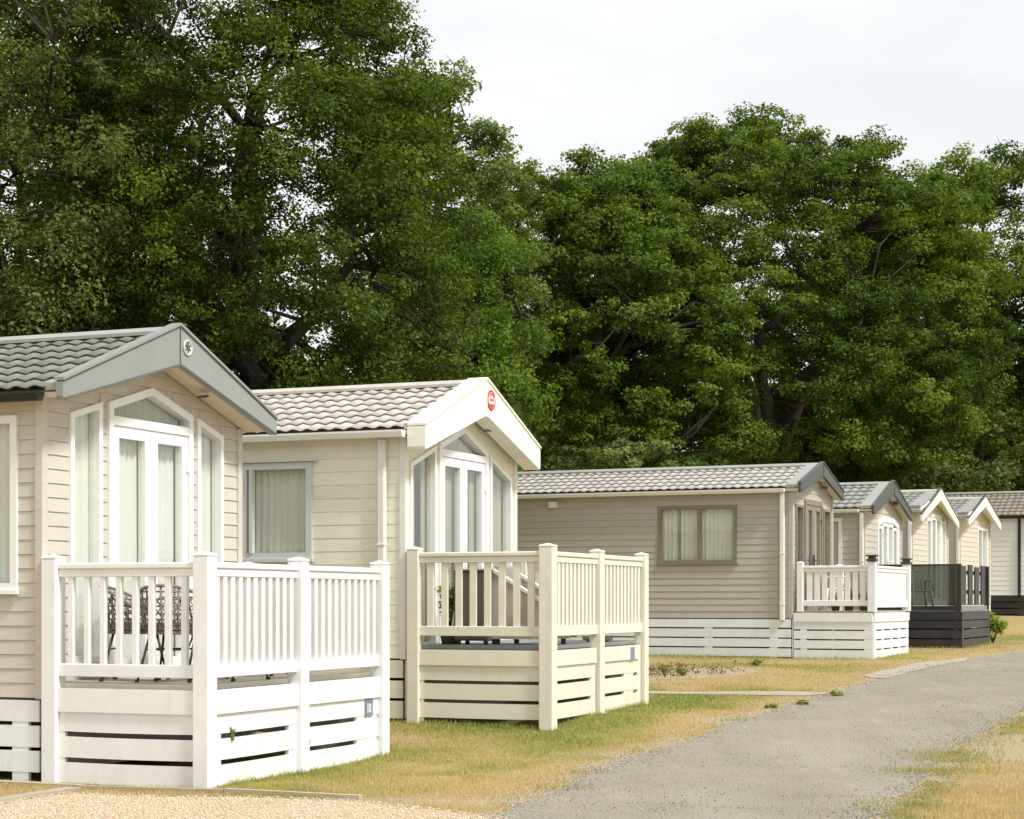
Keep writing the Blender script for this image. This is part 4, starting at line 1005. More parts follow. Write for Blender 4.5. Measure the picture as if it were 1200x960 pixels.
M['leaf_shrub'] = leafmat('shrub leaf', (.05, .075, .012), (.16, .20, .035))
M['leaf_lime'] = leafmat('lime shrub leaf', (.17, .24, .03), (.36, .42, .07))
M['leaf_weed'] = leafmat('weed leaf', (.22, .26, .07), (.38, .40, .14))
def shrub(name, label, cat, loc, r, h, n, size, mat, seed, pot=None, stem=True, group=None, pot_mat='trim_dark'):
    o = empty(name, loc); tag(o, label, cat, group); rg = np.random.default_rng(seed); z0 = 0
    if pot:
        MB().lathe([(pot * .72, 0), (pot, pot * 1.5), (pot * 1.06, pot * 1.5), (pot * 1.06, pot * 1.65), (pot * .9, pot * 1.65), (pot * .88, pot * 1.5), (0, pot * 1.5)], 0, 0, 16).build('pot', M[pot_mat], o, True); z0 = pot * 1.5
    nst = 7; cl = []
    st = MB()
    for k in range(nst):
        a = rg.uniform(0, 6.28); rr = r * rg.uniform(.2, .8); top = np.array([rr * math.cos(a), rr * math.sin(a), z0 + h * rg.uniform(.55, .95)])
        st.tube([(0, 0, z0 - .02 if pot else -.03), tuple(top * [.5, .5, .6]), tuple(top)], [.012, .009, .005], 5); cl.append(top); cl.append(top * [.6, .6, .75])
    st.build('stem', M[mat] if mat == 'leaf_weed' else M['bark'], o)
    cl = np.array(cl); pick = rg.integers(0, len(cl), n); d = rg.normal(size=(n, 3)); d /= np.linalg.norm(d, axis=1, keepdims=True)
    P = cl[pick] + d * rg.uniform(.2, 1, (n, 1)) ** .6 * r * .55 * np.array([1, 1, .8]); P[:, 2] = np.maximum(P[:, 2], z0 + .02)
    V, F, tn = leaf_cloud(P, d + [0, 0, .6] + rg.normal(size=(n, 3)) * .4, size, .5, seed)
    link('foliage', np_mesh('foliage', V, F, M[mat], {'tint': tn}), o)
    return o
# cream deck: potted plant, storage cabinet, lounge chair
shrub('potted_plant', 'leafy green plant in a dark pot by the cream caravan wall', 'plant', on_deck(C2, 22, .35, .42, .2 + FL2 + .001), .16, .48, 420, .06, 'leaf_lime', 3, .12)
cb = empty('storage_cabinet', on_deck(C2, 22, .66, .45, .2 + FL2 + .001), -R(22)); tag(cb, 'grey brown storage cabinet behind the cream railing', 'cabinet')
MB().cbox(-.20, .20, -.16, .16, .04, .80, .008).build('body', M['box_brown'], cb)
for x in (-.098, .098): MB().cbox(x - .092, x + .092, -.178, -.161, .06, .79, .005).build('door', M['box_brown'], cb)
MB().cbox(-.215, .215, -.19, .17, .8005, .825, .006).build('lid', M['cushion'], cb)
for x in (-.16, .16):
    for y in (-.12, .12): MB().cbox(x - .02, x + .02, y - .02, y + .02, 0, .0395, .003).build('leg', M['dark_metal'], cb)
lc = empty('lounge_chair', on_deck(C2, 22, 1.18, .75, .2 + FL2 + .001), -R(22)); tag(lc, 'beige woven lounge chair with sloping side panels on the cream deck', 'chair')
sx = lambda u, v, w: (u, w, v)
for w0 in (-.33, .28): MB().prism([(-.32, .06), (.34, .06), (.34, .38), (.26, .42), (-.32, .80)], sx, w0, w0 + .05).build('side_panel', M['lounger'], lc)
for w0 in (-.345, .265): MB().prism([(-.335, .80), (-.31, .825), (.35, .425), (.345, .395)], sx, w0, w0 + .08).build('arm_cap', M['pvc_cream'], lc)
MB().cbox(-.30, .32, -.275, .275, .24, .34, .02).build('seat', M['cushion'], lc)
MB().prism([(-.30, .35), (-.16, .35), (-.24, .84), (-.31, .86)], sx, -.275, .275).build('backrest', M['cushion'], lc)
for x in (-.28, .28):
    for y in (-.28, .28): MB().cbox(x - .025, x + .025, y - .02, y + .02, 0, .0595, .003).build('leg', M['dark_metal'], lc)
wb = empty('water_bowl', on_deck(C2, 22, 1.45, 2.2, .2 + FL2 + .001)); tag(wb, 'low grey bowl on the cream deck floor by the front railing', 'bowl')
MB().lathe([(.10, 0), (.17, .02), (.19, .07), (.175, .07), (.15, .025), (0, .02)], 0, 0, 20).build('body', M['cushion'], wb, True)

def plastic_chair(label, loc, rz, group):
    o = empty('plastic_chair', loc, rz); tag(o, label, 'chair', group)
    MB().cbox(-.23, .23, -.22, .22, .40, .43, .012).build('seat', M['plastic_white'], o)
    bk = MB()
    bk.tube([(-.23, -.22, .43), (-.29, -.22, .80), (-.30, -.12, .85), (-.30, .12, .85), (-.29, .22, .80), (-.23, .22, .43)], .022, 6)
    for k in range(5): bk.tube([(-.235, -.14 + .07 * k, .43), (-.297, -.14 + .07 * k, .845)], .017, 5)
    bk.build('backrest', M['plastic_white'], o, True)
    for y in (-.25, .25): MB().tube([(-.26, y, .64), (.1, y, .65), (.21, y, .62), (.23, y, .43)], .02, 6).build('arm', M['plastic_white'], o, True)
    for sx_ in (-1, 1):
        for sy in (-1, 1): MB().tube([(sx_ * .2, sy * .20, .405), (sx_ * .24, sy * .25, 0)], [.026, .02], 6).build('leg', M['plastic_white'], o, True)
    return o
plastic_chair('white plastic chair facing out behind the smoked glass screen', on_deck(C4, 24, 1.05, .75, .48 + FL4 + .001), R(-24 - 60), 'white plastic chairs on the black deck')
plastic_chair('white plastic chair beside the open end of the smoked glass screen', on_deck(C4, 24, .45, .8, .48 + FL4 + .001), R(-24 - 120), 'white plastic chairs on the black deck')
plastic_chair('white plastic chair behind the white deck railing', on_deck(C3, 24, .6, .9, .42 + FL3 + .001), R(-24 + 30), 'white plastic chair on the white deck')
for k, x in enumerate((.75, 1.0, 1.27)):
    shrub('flower_pot', ['little flower pot on the white deck, next to the plastic chair', 'little flower pot on the white deck between two others', 'little flower pot in the corner of the white deck by the lamp post'][k], 'flower pot', on_deck(C3, 24, x, .35 + .05 * k, .42 + FL3 + .001), .10, .22, 110, .05, 'leaf_lime' if k != 1 else 'leaf_shrub', 20 + k, .10, group='flower pots on the white deck')

# ------------------------------------------------------------------ plants on the ground
Y = 44.5; X = (1163 - 600) / FPX * Y
shrub('garden_shrub', 'lime green shrub at the end of the black deck', 'shrub', (X, Y, float(ground_z(X, Y)) - .01), .30, .78, 1300, .075, 'leaf_lime', 41)
weeds = [(1004, 771, .16, .30, 'tall weed in front of the white deck skirting'), (800, 792, .10, .12, 'small weed in the sandy flower bed'), (779, 791, .13, .16, 'bushy weed at the sandy bed by the cream deck'), (887, 781, .14, .14, 'pale weed beside the taupe caravan skirting'),
         (980, 816, .10, .05, 'round weed where the concrete path meets the lane'), (938, 826, .10, .04, 'flat weed on the lane edge'), (903, 830, .08, .04, 'small tuft weed on the lane edge past the concrete path')]
for k, (px, py, r, h, lb) in enumerate(weeds):
    X, Y = px_ground(px, py); shrub('weed', lb, 'weed', (X, Y, float(ground_z(X, Y)) - .005), r, h, 150, .05, 'leaf_weed', 60 + k, group='weeds by the lane')
for k, (u, v, lb) in enumerate([(.38, .395, 'small weed growing out of the slot in the white deck skirting'), (1.66, .21, 'tiny weed sprig in the lower slot past the middle post')]):
    X, Y = loc2w(C1, 22, PX1 + .03, u); shrub('weed', lb, 'weed', (X, Y, v), .04, .09, 12, .028, 'leaf_weed', 80 + k, group='weeds in the deck slots')

# dried flower bed: many small plants that nobody could count
rg = np.random.default_rng(7)
bp = np.array(BED); lo, hi = bp.min(0), bp.max(0); pp = rg.uniform(lo, hi, (380, 2)); pp = pp[in_poly(pp[:, 0], pp[:, 1], BED)]
pp = pp[(fbm(pp[:, 0], pp[:, 1], 1.4, 5) > .5)]
P = []
for p in pp:
    for k in range(7): P.append((p[0] + rg.normal() * .04, p[1] + rg.normal() * .04, float(ground_z(*p)) + rg.uniform(.01, .13)))
P = np.array(P); V, F, tn = leaf_cloud(P, rg.normal(size=P.shape) + [0, 0, .5], .05, .4, 3)
M['leaf_dry'] = leafmat('dry bed plants', (.10, .05, .035), (.22, .17, .10), .2)
tag(link('bed_plants', np_mesh('bed_plants', V, F, M['leaf_dry'], {'tint': tn})), 'withered brown plants in the sandy bed by the taupe caravan', 'plants', kind='stuff')

# ------------------------------------------------------------------ edging of the gravel drive
def edging(name, pts, w, h, mat, label):
    o = empty(name, (pts[0][0], pts[0][1], float(ground_z(*pts[0])))); tag(o, label, 'edging', 'edging of the gravel drive')
    ox, oy, oz = o.location
    for (x0, y0), (x1, y1) in zip(pts, pts[1:]):
        L = math.hypot(x1 - x0, y1 - y0); n = max(1, int(round(L / .9))); dx, dy = (x1 - x0) / L, (y1 - y0) / L
        for k in range(n):
            a, b = k * L / n + .006, (k + 1) * L / n - .006
            A, B = (x0 + dx * a, y0 + dy * a), (x0 + dx * b, y0 + dy * b); za, zb = float(ground_z(*A)), float(ground_z(*B)); hh = h + rnd.uniform(-.008, .008)
            v = []
            for (p, z) in ((A, za), (B, zb)):
                for s in (-1, 1):
                    for t in (-.08, hh): v.append((p[0] - dy * s * w / 2 - ox, p[1] + dx * s * w / 2 - oy, z + t - oz))
            MB().raw(v, [(0, 1, 3, 2), (4, 6, 7, 5), (0, 4, 5, 1), (2, 3, 7, 6), (1, 5, 7, 3), (0, 2, 6, 4)]).build('edging_board', M[mat], o)
edging('drive_edging', [loc2w(C1, 22, .62, -.32), loc2w(C1, 22, 1.9, -.26), loc2w(C1, 22, 3.1, -.30)], .06, .035, 'timber_edge', 'weathered timber edging between the gravel and the lawn at the white deck')
edging('drive_edging', [loc2w(C1, 22, .60, -.40), loc2w(C1, 22, .52, -2.6)], .13, .03, 'concrete', 'pale concrete edging down the side of the gravel drive')
edging('drive_edging', [loc2w(C1, 22, -.35, -.16), loc2w(C1, 22, .55, -.20)], .10, .03, 'concrete', 'short concrete edging along the beige caravan skirting')

# ------------------------------------------------------------------ gravel, stones and grass
def pebbles(name, P, size, mat, label, seed, kind='stuff'):
    rg = np.random.default_rng(seed); n = len(P); s = size * rg.uniform(.5, 1.6, n)
    base = np.array([(1, 0, 0), (0, 1, 0), (-1, 0, 0), (0, -1, 0), (0, 0, .7), (0, 0, -.5)]); fa = np.array([(0, 1, 4), (1, 2, 4), (2, 3, 4), (3, 0, 4), (1, 0, 5), (2, 1, 5), (3, 2, 5), (0, 3, 5)])
    a = rg.uniform(0, 6.28, n); c, sn = np.cos(a), np.sin(a); V = base[None] * s[:, None, None] * rg.uniform(.7, 1.3, (n, 6, 1))
    X = V[..., 0] * c[:, None] - V[..., 1] * sn[:, None] * .75; Y = V[..., 0] * sn[:, None] + V[..., 1] * c[:, None] * .75
    V = np.stack([X + P[:, 0:1], Y + P[:, 1:2], V[..., 2] + P[:, 2:3]], -1)
    F = (fa[None] + np.arange(n)[:, None, None] * 6).reshape(-1, 3)
    o = link(name, np_mesh(name, V.reshape(-1, 3), F, mat, {'tint': np.repeat(rg.uniform(0, 1, n), 6)})); tag(o, label, 'stones', kind=kind); return o
def tintmat(name, cols, rough=.9):
    m, nt, b = newmat(name); N, L = nt.nodes, nt.links; at = N.new('ShaderNodeAttribute'); at.attribute_name = 'tint'; r = N.new('ShaderNodeValToRGB')
    r.color_ramp.elements[0].color = cols[0] + (1,); r.color_ramp.elements[1].color = cols[-1] + (1,)
    for i, c in enumerate(cols[1:-1]): e = r.color_ramp.elements.new((i + 1) / (len(cols) - 1)); e.color = c + (1,)
    L.new(at.outputs['Fac'], r.inputs['Fac']); L.new(r.outputs[0], b.inputs['Base Color']); b.inputs['Roughness'].default_value = rough; b.inputs['Specular IOR Level'].default_value = .15
    return m
M['pebble'] = tintmat('gravel stones', [(.46, .35, .215), (.58, .465, .31), (.65, .54, .39), (.74, .65, .52)]); M['chip'] = tintmat('road chippings', [(.11, .10, .085), (.26, .245, .21), (.36, .34, .29), (.66, .64, .58)])
gp = np.array(GRAVEL); rg = np.random.default_rng(11); pts = rg.uniform(gp.min(0), gp.max(0), (60000, 2)); pts = pts[in_poly(pts[:, 0], pts[:, 1], GRAVEL)]; pts = pts[pts[:, 1] > 12.4]
pts = pts[:26000]; pebbles('gravel_stones', np.c_[pts, ground_z(pts[:, 0], pts[:, 1]) + .008], .0075, M['pebble'], 'tan gravel stones scattered over the drive', 12)
rp = np.array(ROAD); pts = np.c_[rg.uniform(-1, 10, 60000), 12.5 + 24 * rg.uniform(0, 1, 60000) ** 1.6]; pts = pts[in_poly(pts[:, 0], pts[:, 1], ROAD)]
den = fbm(pts[:, 0], pts[:, 1], .7, 21); edge = np.minimum(dist_poly(pts[:, 0], pts[:, 1], ROAD_L), dist_poly(pts[:, 0], pts[:, 1], ROAD_R))
keep = rg.uniform(0, 1, len(pts)) < np.clip((den - .45) * 1.6, .05, 1) + .5 * np.exp(-(edge / .3) ** 2); pts = pts[keep][:9000]
for LN in (ROAD_L, ROAD_R):                       # grit spilling over the edges of the lane
    A = np.array(LN); k = rg.integers(1, len(A) - 2, 5000); t = rg.uniform(0, 1, (5000, 1)); e = A[k] * (1 - t) + A[k + 1] * t + rg.normal(size=(5000, 2)) * .13; pts = np.concatenate([pts, e[(e[:, 1] > 12.4) & (e[:, 1] < 36)]])
pebbles('road_chippings', np.c_[pts, ground_z(pts[:, 0], pts[:, 1]) + .011], .006, M['chip'], 'loose grey and white chippings on the worn lane', 13)

def grass_mat():
    m = bpy.data.materials.new('grass blade'); m.use_nodes = True; nt = m.node_tree; nt.nodes.clear(); N, L = nt.nodes, nt.links
    o = N.new('ShaderNodeOutputMaterial'); at = N.new('ShaderNodeAttribute'); at.attribute_name = 'tint'; r = N.new('ShaderNodeValToRGB')
    e = r.color_ramp.elements; e[0].color = (.66, .52, .28, 1); e[1].color = (.25, .30, .075, 1)
    for p, c in ((.3, (.60, .46, .215)), (.5, (.53, .445, .17)), (.75, (.41, .41, .125))): k = e.new(p); k.color = c + (1,)
    d = N.new('ShaderNodeBsdfDiffuse'); t = N.new('ShaderNodeBsdfTranslucent'); mx = N.new('ShaderNodeMixShader'); mx.inputs[0].default_value = .35
    L.new(at.outputs['Fac'], r.inputs['Fac']); L.new(r.outputs[0], d.inputs[0]); L.new(r.outputs[0], t.inputs[0]); L.new(d.outputs[0], mx.inputs[1]); L.new(t.outputs[0], mx.inputs[2]); L.new(mx.outputs[0], o.inputs['Surface'])
    return m
M['grass'] = grass_mat()
def blades(name, xy, h, w, tint, label, seed, lean=.5):
    rg = np.random.default_rng(seed); n = len(xy); z = ground_z(xy[:, 0], xy[:, 1])
    a = rg.uniform(0, 6.28, n); dx, dy = np.cos(a), np.sin(a); la = rg.uniform(0, 6.28, n); ll = h * lean * rg.uniform(.1, 1, n)
    V = np.empty((n, 3, 3), np.float32)
    V[:, 0] = np.stack([xy[:, 0] - dx * w / 2, xy[:, 1] - dy * w / 2, z - .004], -1); V[:, 1] = np.stack([xy[:, 0] + dx * w / 2, xy[:, 1] + dy * w / 2, z - .004], -1)
    V[:, 2] = np.stack([xy[:, 0] + np.cos(la) * ll, xy[:, 1] + np.sin(la) * ll, z + h], -1)
    o = link(name, np_mesh(name, V.reshape(-1, 3), np.arange(3 * n).reshape(-1, 3), M['grass'], {'tint': np.repeat(tint, 3)})); tag(o, label, 'grass', kind='stuff'); return o
BLOCK = [GRAVEL, PATH2, APRON, [loc2w(C1, 22, x, y) for x, y in [(-10, 0), (1.56, 0), (1.56, 3.2), (-10, 3.2)]], [loc2w(C2, 22, x, y) for x, y in [(-10, 0), (1.67, 0), (1.67, 3.2), (-10, 3.2)]], [loc2w(C3, 24, x, y) for x, y in [(-10, 0), (1.5, 0), (1.5, 3), (-10, 3)]]]
def free(xy, road=True):
    k = np.ones(len(xy), bool)
    for b in BLOCK: k &= ~in_poly(xy[:, 0], xy[:, 1], b)
    if road:
        j = (fbm(xy[:, 0], xy[:, 1], 2.3, 2) - .5) * .5; j2 = (fbm(xy[:, 0], xy[:, 1], 7., 5) - .5) * .35
        k &= ~in_poly(xy[:, 0] + j + j2, xy[:, 1] - j, ROAD)
    return k
rg = np.random.default_rng(31)
N0 = 480000; Yr = 1 / rg.uniform(1 / 52., 1 / 12.3, N0); Xr = rg.uniform(-.28, .31, N0) * Yr; xy = np.c_[Xr, Yr]; xy = xy[free(xy)]
g, b = masks(xy[:, 0], xy[:, 1]); keep = rg.uniform(0, 1, len(xy)) < (1 - b) * np.where(g > .5, 1., .55); xy, g = xy[keep], g[keep]
tall = fbm(xy[:, 0], xy[:, 1], 2.2, 40); h = rg.uniform(.012, .036, len(xy)) * (.5 + 1.1 * tall)
tint = np.clip(g * .95 + rg.normal(size=len(xy)) * .16 + (fbm(xy[:, 0], xy[:, 1], 3.5, 44) - .5) * .6, 0, 1)
blades('lawn_grass', xy, h, .007 + .0006 * (xy[:, 1] - 12), tint, 'short patchy lawn grass, half dried out, beside the lane', 32)
# long dry grass on the right verge, and tufts at deck feet and along the lane
n = 30000; xr = rg.uniform(2.3, 9.5, n); yr = rg.uniform(12.3, 22, n); xy = np.c_[xr, yr]
roff = np.interp(xy[:, 1], [p[1] for p in ROAD_R], [p[0] for p in ROAD_R]); dd = xy[:, 0] - roff; nz_ = fbm(xy[:, 0], xy[:, 1], 1.1, 50)
keep = (dd > .25) & (nz_ > .42) & ~in_poly(xy[:, 0], xy[:, 1], BARE); xy = xy[keep]; dd = dd[keep]
h = rg.uniform(.04, .17, len(xy)) * np.clip(dd / 1.2, .4, 1.15)
blades('verge_grass', xy, h, np.full(len(xy), .006), np.clip(rg.normal(size=len(xy)) * .12 + .14 + .4 * (fbm(xy[:, 0], xy[:, 1], 1.6, 52) > .62), 0, 1), 'long straw coloured grass on the verge across the lane', 33, .7)
tx = []
def along(p, q, n, sp): 
    t = rg.uniform(0, 1, n)[:, None]; tx.append(np.array(p) * (1 - t) + np.array(q) * t + rg.normal(size=(n, 2)) * sp)
along(loc2w(C1, 22, 1.62, .25), loc2w(C1, 22, 1.64, 1.5), 260, .03); along(loc2w(C1, 22, 1.62, 1.5), loc2w(C1, 22, 1.63, 3.2), 160, .025)
along(loc2w(C2, 22, .1, -.04), loc2w(C2, 22, 1.6, -.04), 900, .03); along(loc2w(C2, 22, 1.72, .1), loc2w(C2, 22, 1.73, 3.2), 700, .03); along(loc2w(C2, 22, -1.5, -.04), loc2w(C2, 22, .1, -.04), 700, .05)
along(loc2w(C3, 24, -4, -.05), loc2w(C3, 24, 1.5, -.05), 1800, .04); along(loc2w(C3, 24, 1.6, 0), loc2w(C3, 24, 1.6, 3), 600, .05); along(loc2w(C4, 24, 0, -.05), loc2w(C4, 24, 2.1, -.05), 700, .05); along(loc2w(C4, 24, 2.17, 0), loc2w(C4, 24, 2.17, 3.4), 700, .06)
for (px, py, n, s) in [(795, 870, 0, .1), (690, 906, 90, .10), (650, 925, 120, .12), (760, 882, 80, .09), (860, 845, 60, .1), (1110, 885, 500, .16), (1095, 905, 700, .16), (1150, 872, 250, .2), (1120, 892, 500, .15), (1060, 945, 200, .16), (1045, 953, 120, .14), (1185, 845, 300, .3)]:
    if n: c = np.array(px_ground(px, py)); tx.append(c + rg.normal(size=(n, 2)) * [s * 1.6, s])
hs = [rg.uniform(.02, .075, len(t)) for t in tx]
for (px, py, n, sx_) in [(795, 946, 160, .22), (850, 948, 120, .2), (985, 934, 260, .2), (1010, 941, 200, .16), (1045, 950, 160, .12), (690, 941, 60, .15)]:     # low moss and weed on the lane itself
    c = np.array(px_ground(px, py)); tx.append(c + rg.normal(size=(n, 2)) * [sx_ * 1.3, .06]); hs.append(rg.uniform(.006, .02, n))
xy = np.concatenate(tx); hs = np.concatenate(hs); gq = rg.uniform(.5, 1, len(xy))
blades('grass_tufts', xy, hs, np.full(len(xy), .008), gq, 'fresh green grass tufts at the deck feet and along the lane edges', 34, .6)

# ------------------------------------------------------------------ trees
def catmull(P, n):
    P = [np.array(p, float) for p in P]; P = [2 * P[0] - P[1]] + P + [2 * P[-1] - P[-2]]; out = []
    for i in range(1, len(P) - 2):
        for k in range(n):
            t = k / n; a, b, c, d = P[i - 1], P[i], P[i + 1], P[i + 2]
            out.append(.5 * (2 * b + (c - a) * t + (2 * a - 5 * b + 4 * c - d) * t * t + (3 * b - a - 3 * c + d) * t ** 3))
    return out + [P[-2]]

def tree(name, label, base, trunk_pts, tr, cc, cr, nclump, nleaf, lsize, mat, seed, limbs=9, clr=1.0, zmin=None, lobes=.2, group='trees behind the caravans', pale=0, shell=.5, droop=0.0, bark='bark'):
    """trunk_pts: offsets from the base; cc: crown centre offset; cr: crown radii"""
    rg = np.random.default_rng(seed); gz = float(ground_z(*base))
    o = empty(name, (base[0], base[1], gz)); tag(o, label, 'tree', group)
    T = catmull(trunk_pts, 6); n = len(T); T = [T[0]] + [p + rg.normal(size=3) * tr * .18 for p in T[1:]]
    rad = [tr * (1.35 if i == 0 else 1.0 - .62 * i / (n - 1)) for i in range(n)]
    MB().tube(T, rad, 12).build('trunk', M[bark], o, True)
    cc = np.array(cc, float); cr = np.array(cr, float)
    ph = rg.uniform(0, 6.28, (5, 3)); fr = rg.uniform(1.5, 4.2, (5, 3))
    def lobe(d): return 1 + lobes * sum(np.sin(d[..., 0] * fr[k, 0] + ph[k, 0]) * np.sin(d[..., 1] * fr[k, 1] + ph[k, 1]) * np.sin(d[..., 2] * fr[k, 2] + ph[k, 2] + 1) for k in range(5)) * 1.1
    no = int(nclump * .62); ni = nclump - no; i_ = np.arange(no) + .5          # an even outer shell, and a loose inside
    zz = 1 - 1.72 * i_ / no; ga = i_ * 2.39996; q_ = np.sqrt(np.maximum(0, 1 - zz ** 2)); d_out = np.stack([q_ * np.cos(ga), q_ * np.sin(ga), zz], -1) + rg.normal(size=(no, 3)) * .07
    d_in = rg.normal(size=(ni, 3)); d = np.concatenate([d_out, d_in]); d /= np.linalg.norm(d, axis=1, keepdims=True)
    rr = np.concatenate([rg.uniform(.86, 1.0, no), shell + (.95 - shell) * rg.uniform(0, 1, ni) ** .6])
    CL = cc + d * cr * (rr * lobe(d))[:, None]
    if zmin is not None: CL = CL[CL[:, 2] > zmin]
    # limbs towards spread-out clumps, finer branches towards every clump
    Tn = np.array(T); order = rg.permutation(len(CL)); chosen = []
    for i in order:
        if all(np.linalg.norm((CL[i] - CL[j]) / cr) > .75 for j in chosen): chosen.append(i)
        if len(chosen) >= limbs: break
    allpts = [Tn[n // 2:]]; limb_objs = []
    for q, i in enumerate(chosen):
        s = Tn[int(n * (.45 + .5 * q / max(1, len(chosen))))if n * (.45 + .5 * q / max(1, len(chosen))) < n else n - 1]; e = s + (CL[i] - s) * .9
        m1 = s + (e - s) * .35 + np.array([0, 0, .12 * np.linalg.norm(e - s)]) + rg.normal(size=3) * .07 * np.linalg.norm(e - s); m2 = s + (e - s) * .7 + np.array([0, 0, .06 * np.linalg.norm(e - s)]) + rg.normal(size=3) * .06 * np.linalg.norm(e - s)
        c = catmull([s, m1, m2, e], 5); c = [c[0]] + [p + rg.normal(size=3) * .05 for p in c[1:]]; L = len(c)
        lo = MB().tube(c, [tr * .36 * (1 - .8 * k / (L - 1)) + .015 for k in range(L)], 8).build('limb', M['bark_pale' if q < pale else bark], o, True)
        limb_objs.append(lo); allpts.append(np.array(c[2:]))
    AP = np.concatenate(allpts); br = MB()
    for c in CL:
        dist = np.linalg.norm(AP - c, axis=1) + .6 * np.maximum(0, AP[:, 2] - c[2]); s = AP[np.argmin(dist)]; L = np.linalg.norm(c - s)
        if L < .3: continue
        m = (s + c) / 2 + rg.normal(size=3) * .12 * L + [0, 0, .06 * L]
        br.tube([s, m, c], [.02 + .012 * L, .014 + .006 * L, .010], 5)
        for k in range(3):
            t = c + rg.normal(size=3) * .33 * clr; br.tube([m * .4 + c * .6, (c + t) / 2 + rg.normal(size=3) * .08, t], [.014, .010, .005], 4)
    if br.v: tag(br.build('branches', M[bark], o), kind='stuff')
    # leaves
    cs = rg.uniform(.6, 1.25, len(CL)) * clr; wgt = cs ** 2; cnt = np.maximum(8, (nleaf * wgt / wgt.sum()).astype(int)); own = np.repeat(np.arange(len(CL)), cnt); N = len(own)
    dd = rg.normal(size=(N, 3)); dd /= np.linalg.norm(dd, axis=1, keepdims=True)
    # sub-sprays inside a clump make it knotty
    ns = 9; sub = rg.normal(size=(len(CL), ns, 3)); sub /= np.linalg.norm(sub, axis=2, keepdims=True); sub *= rg.uniform(.45, 1.0, (len(CL), ns, 1)); sub[..., 2] *= .62
    sp = sub[own, rg.integers(0, ns, N)]
    P = CL[own] + cs[own][:, None] * (sp + dd * rg.uniform(0, 1, (N, 1)) ** .5 * np.array([.46, .46, .26]))
    if droop: P[:, 2] -= droop * np.abs(rg.normal(size=N)) * cs[own]
    nr = sp * .7 + dd * .35 + [0, 0, .75] + rg.normal(size=(N, 3)) * .55
    tt = np.clip(rg.normal(size=N) * .17 + rg.uniform(.08, .88, len(CL))[own], 0, 1)
    V, F, tn = leaf_cloud(P, nr, lsize, .62, seed + 1, tt, base[1] > 42.5)
    link('crown', np_mesh('crown', V, F, M[mat], {'tint': tn}), o)
    return o

M['oak_dark'] = leafmat('dark oak leaf', (.030, .060, .008), (.142, .208, .027)); M['oak'] = leafmat('oak leaf', (.040, .080, .010), (.182, .262, .035))
M['ash'] = leafmat('olive ash leaf', (.065, .095, .022), (.18, .215, .058)); M['willow'] = leafmat('bright willow leaf', (.09, .155, .02), (.20, .30, .045), .42); M['pale_leaf'] = leafmat('pale green leaf', (.085, .135, .032), (.21, .275, .07))
M['bush_leaf'] = leafmat('hedge leaf', (.030, .05, .009), (.115, .145, .026)); M['elder_leaf'] = leafmat('elder leaf', (.08, .115, .028), (.24, .28, .085))

tree('oak_tree', 'huge dark oak towering over the beige and cream caravans', (-5.0, 36), [(0, 0, -.1), (-.1, .1, 2.5), (.1, 0, 4.5), (-.1, 0, 6.5), (.2, 0, 9)], .30, (0, 0, 8.0), (4.35, 4.2, 7.5), 480, 270000, .086, 'oak_dark', 101, 13, .78, 2.0, .10, shell=.5)
tree('ash_tree', 'olive green ash tree with loose foliage behind the beige caravan', (-10.6, 34), [(0, 0, -.1), (.3, 0, 3), (.8, 0, 7), (1.2, 0, 12)], .17, (1.3, 0, 8.6), (3.8, 3.0, 7.0), 340, 160000, .086, 'ash', 102, 9, .66, 2.0, .14, shell=.42, droop=.25)
tree('oak_tree', 'oak standing behind the olive ash', (-13.0, 50), [(0, 0, -.1), (.2, 0, 4), (-.2, 0, 8), (0, 0, 12)], .3, (0, 0, 9.6), (4.6, 4, 7.8), 190, 65000, .14, 'oak_dark', 109, 7, .95, 1.5, .1, shell=.35)
tree('poplar_tree', 'pale green tree rising behind the huge dark oak', (-2.6, 57), [(0, 0, -.1), (0, 0, 4), (.2, 0, 8), (.1, 0, 11)], .26, (.3, 0, 10.1), (2.9, 2.7, 6.4), 200, 90000, .12, 'pale_leaf', 103, 7, .8, 2.5, .10, shell=.45)
tree('willow_tree', 'slim bright green willow between the dark oak and the broad oaks', (-1.15, 41.5), [(0, 0, -.1), (.05, 0, 3), (.1, 0, 6), (.2, 0, 8.6)], .14, (.25, 0, 5.9), (1.45, 1.3, 3.8), 90, 42000, .09, 'willow', 104, 6, .5, 1.4, .16, shell=.3, droop=.55)
tree('oak_tree', 'broad oak with visible limbs left of the tallest rounded oak', (2.7, 62), [(0, 0, -.1), (.2, 0, 3), (-.2, 0, 6), (.3, 0, 10)], .30, (.0, 0, 8.6), (4.9, 4.0, 6.6), 300, 170000, .125, 'oak', 105, 10, .95, 4.6, .09, shell=.62)
tree('oak_tree', 'tallest rounded oak with a leaning trunk and long bare limbs', (8.3, 66.5), [(0, 0, -.1), (.6, 0, 2.6), (1.0, 0, 4.6), (.7, 0, 7.5), (.2, 0, 11)], .46, (.5, 0, 8.9), (8.0, 5.5, 8.55), 640, 360000, .125, 'oak', 106, 18, .95, 5.0, .06, shell=.62, pale=3)
tree('oak_tree', 'oak behind the far end of the caravan row', (20.0, 80), [(0, 0, -.1), (.2, 0, 4), (-.3, 0, 8), (0, 0, 13)], .36, (0, 0, 11.0), (6.8, 5.5, 8.2), 320, 160000, .155, 'oak', 107, 9, 1.15, 4.2, .09, shell=.58)
tree('oak_tree', 'oak filling the gap between the tallest rounded oak and the far row end', (14.2, 76), [(0, 0, -.1), (-.2, 0, 3), (.2, 0, 6), (0, 0, 10)], .30, (0, 0, 8.6), (4.8, 4.0, 6.6), 200, 100000, .145, 'oak', 108, 8, 1.05, 4.0, .12, shell=.5)

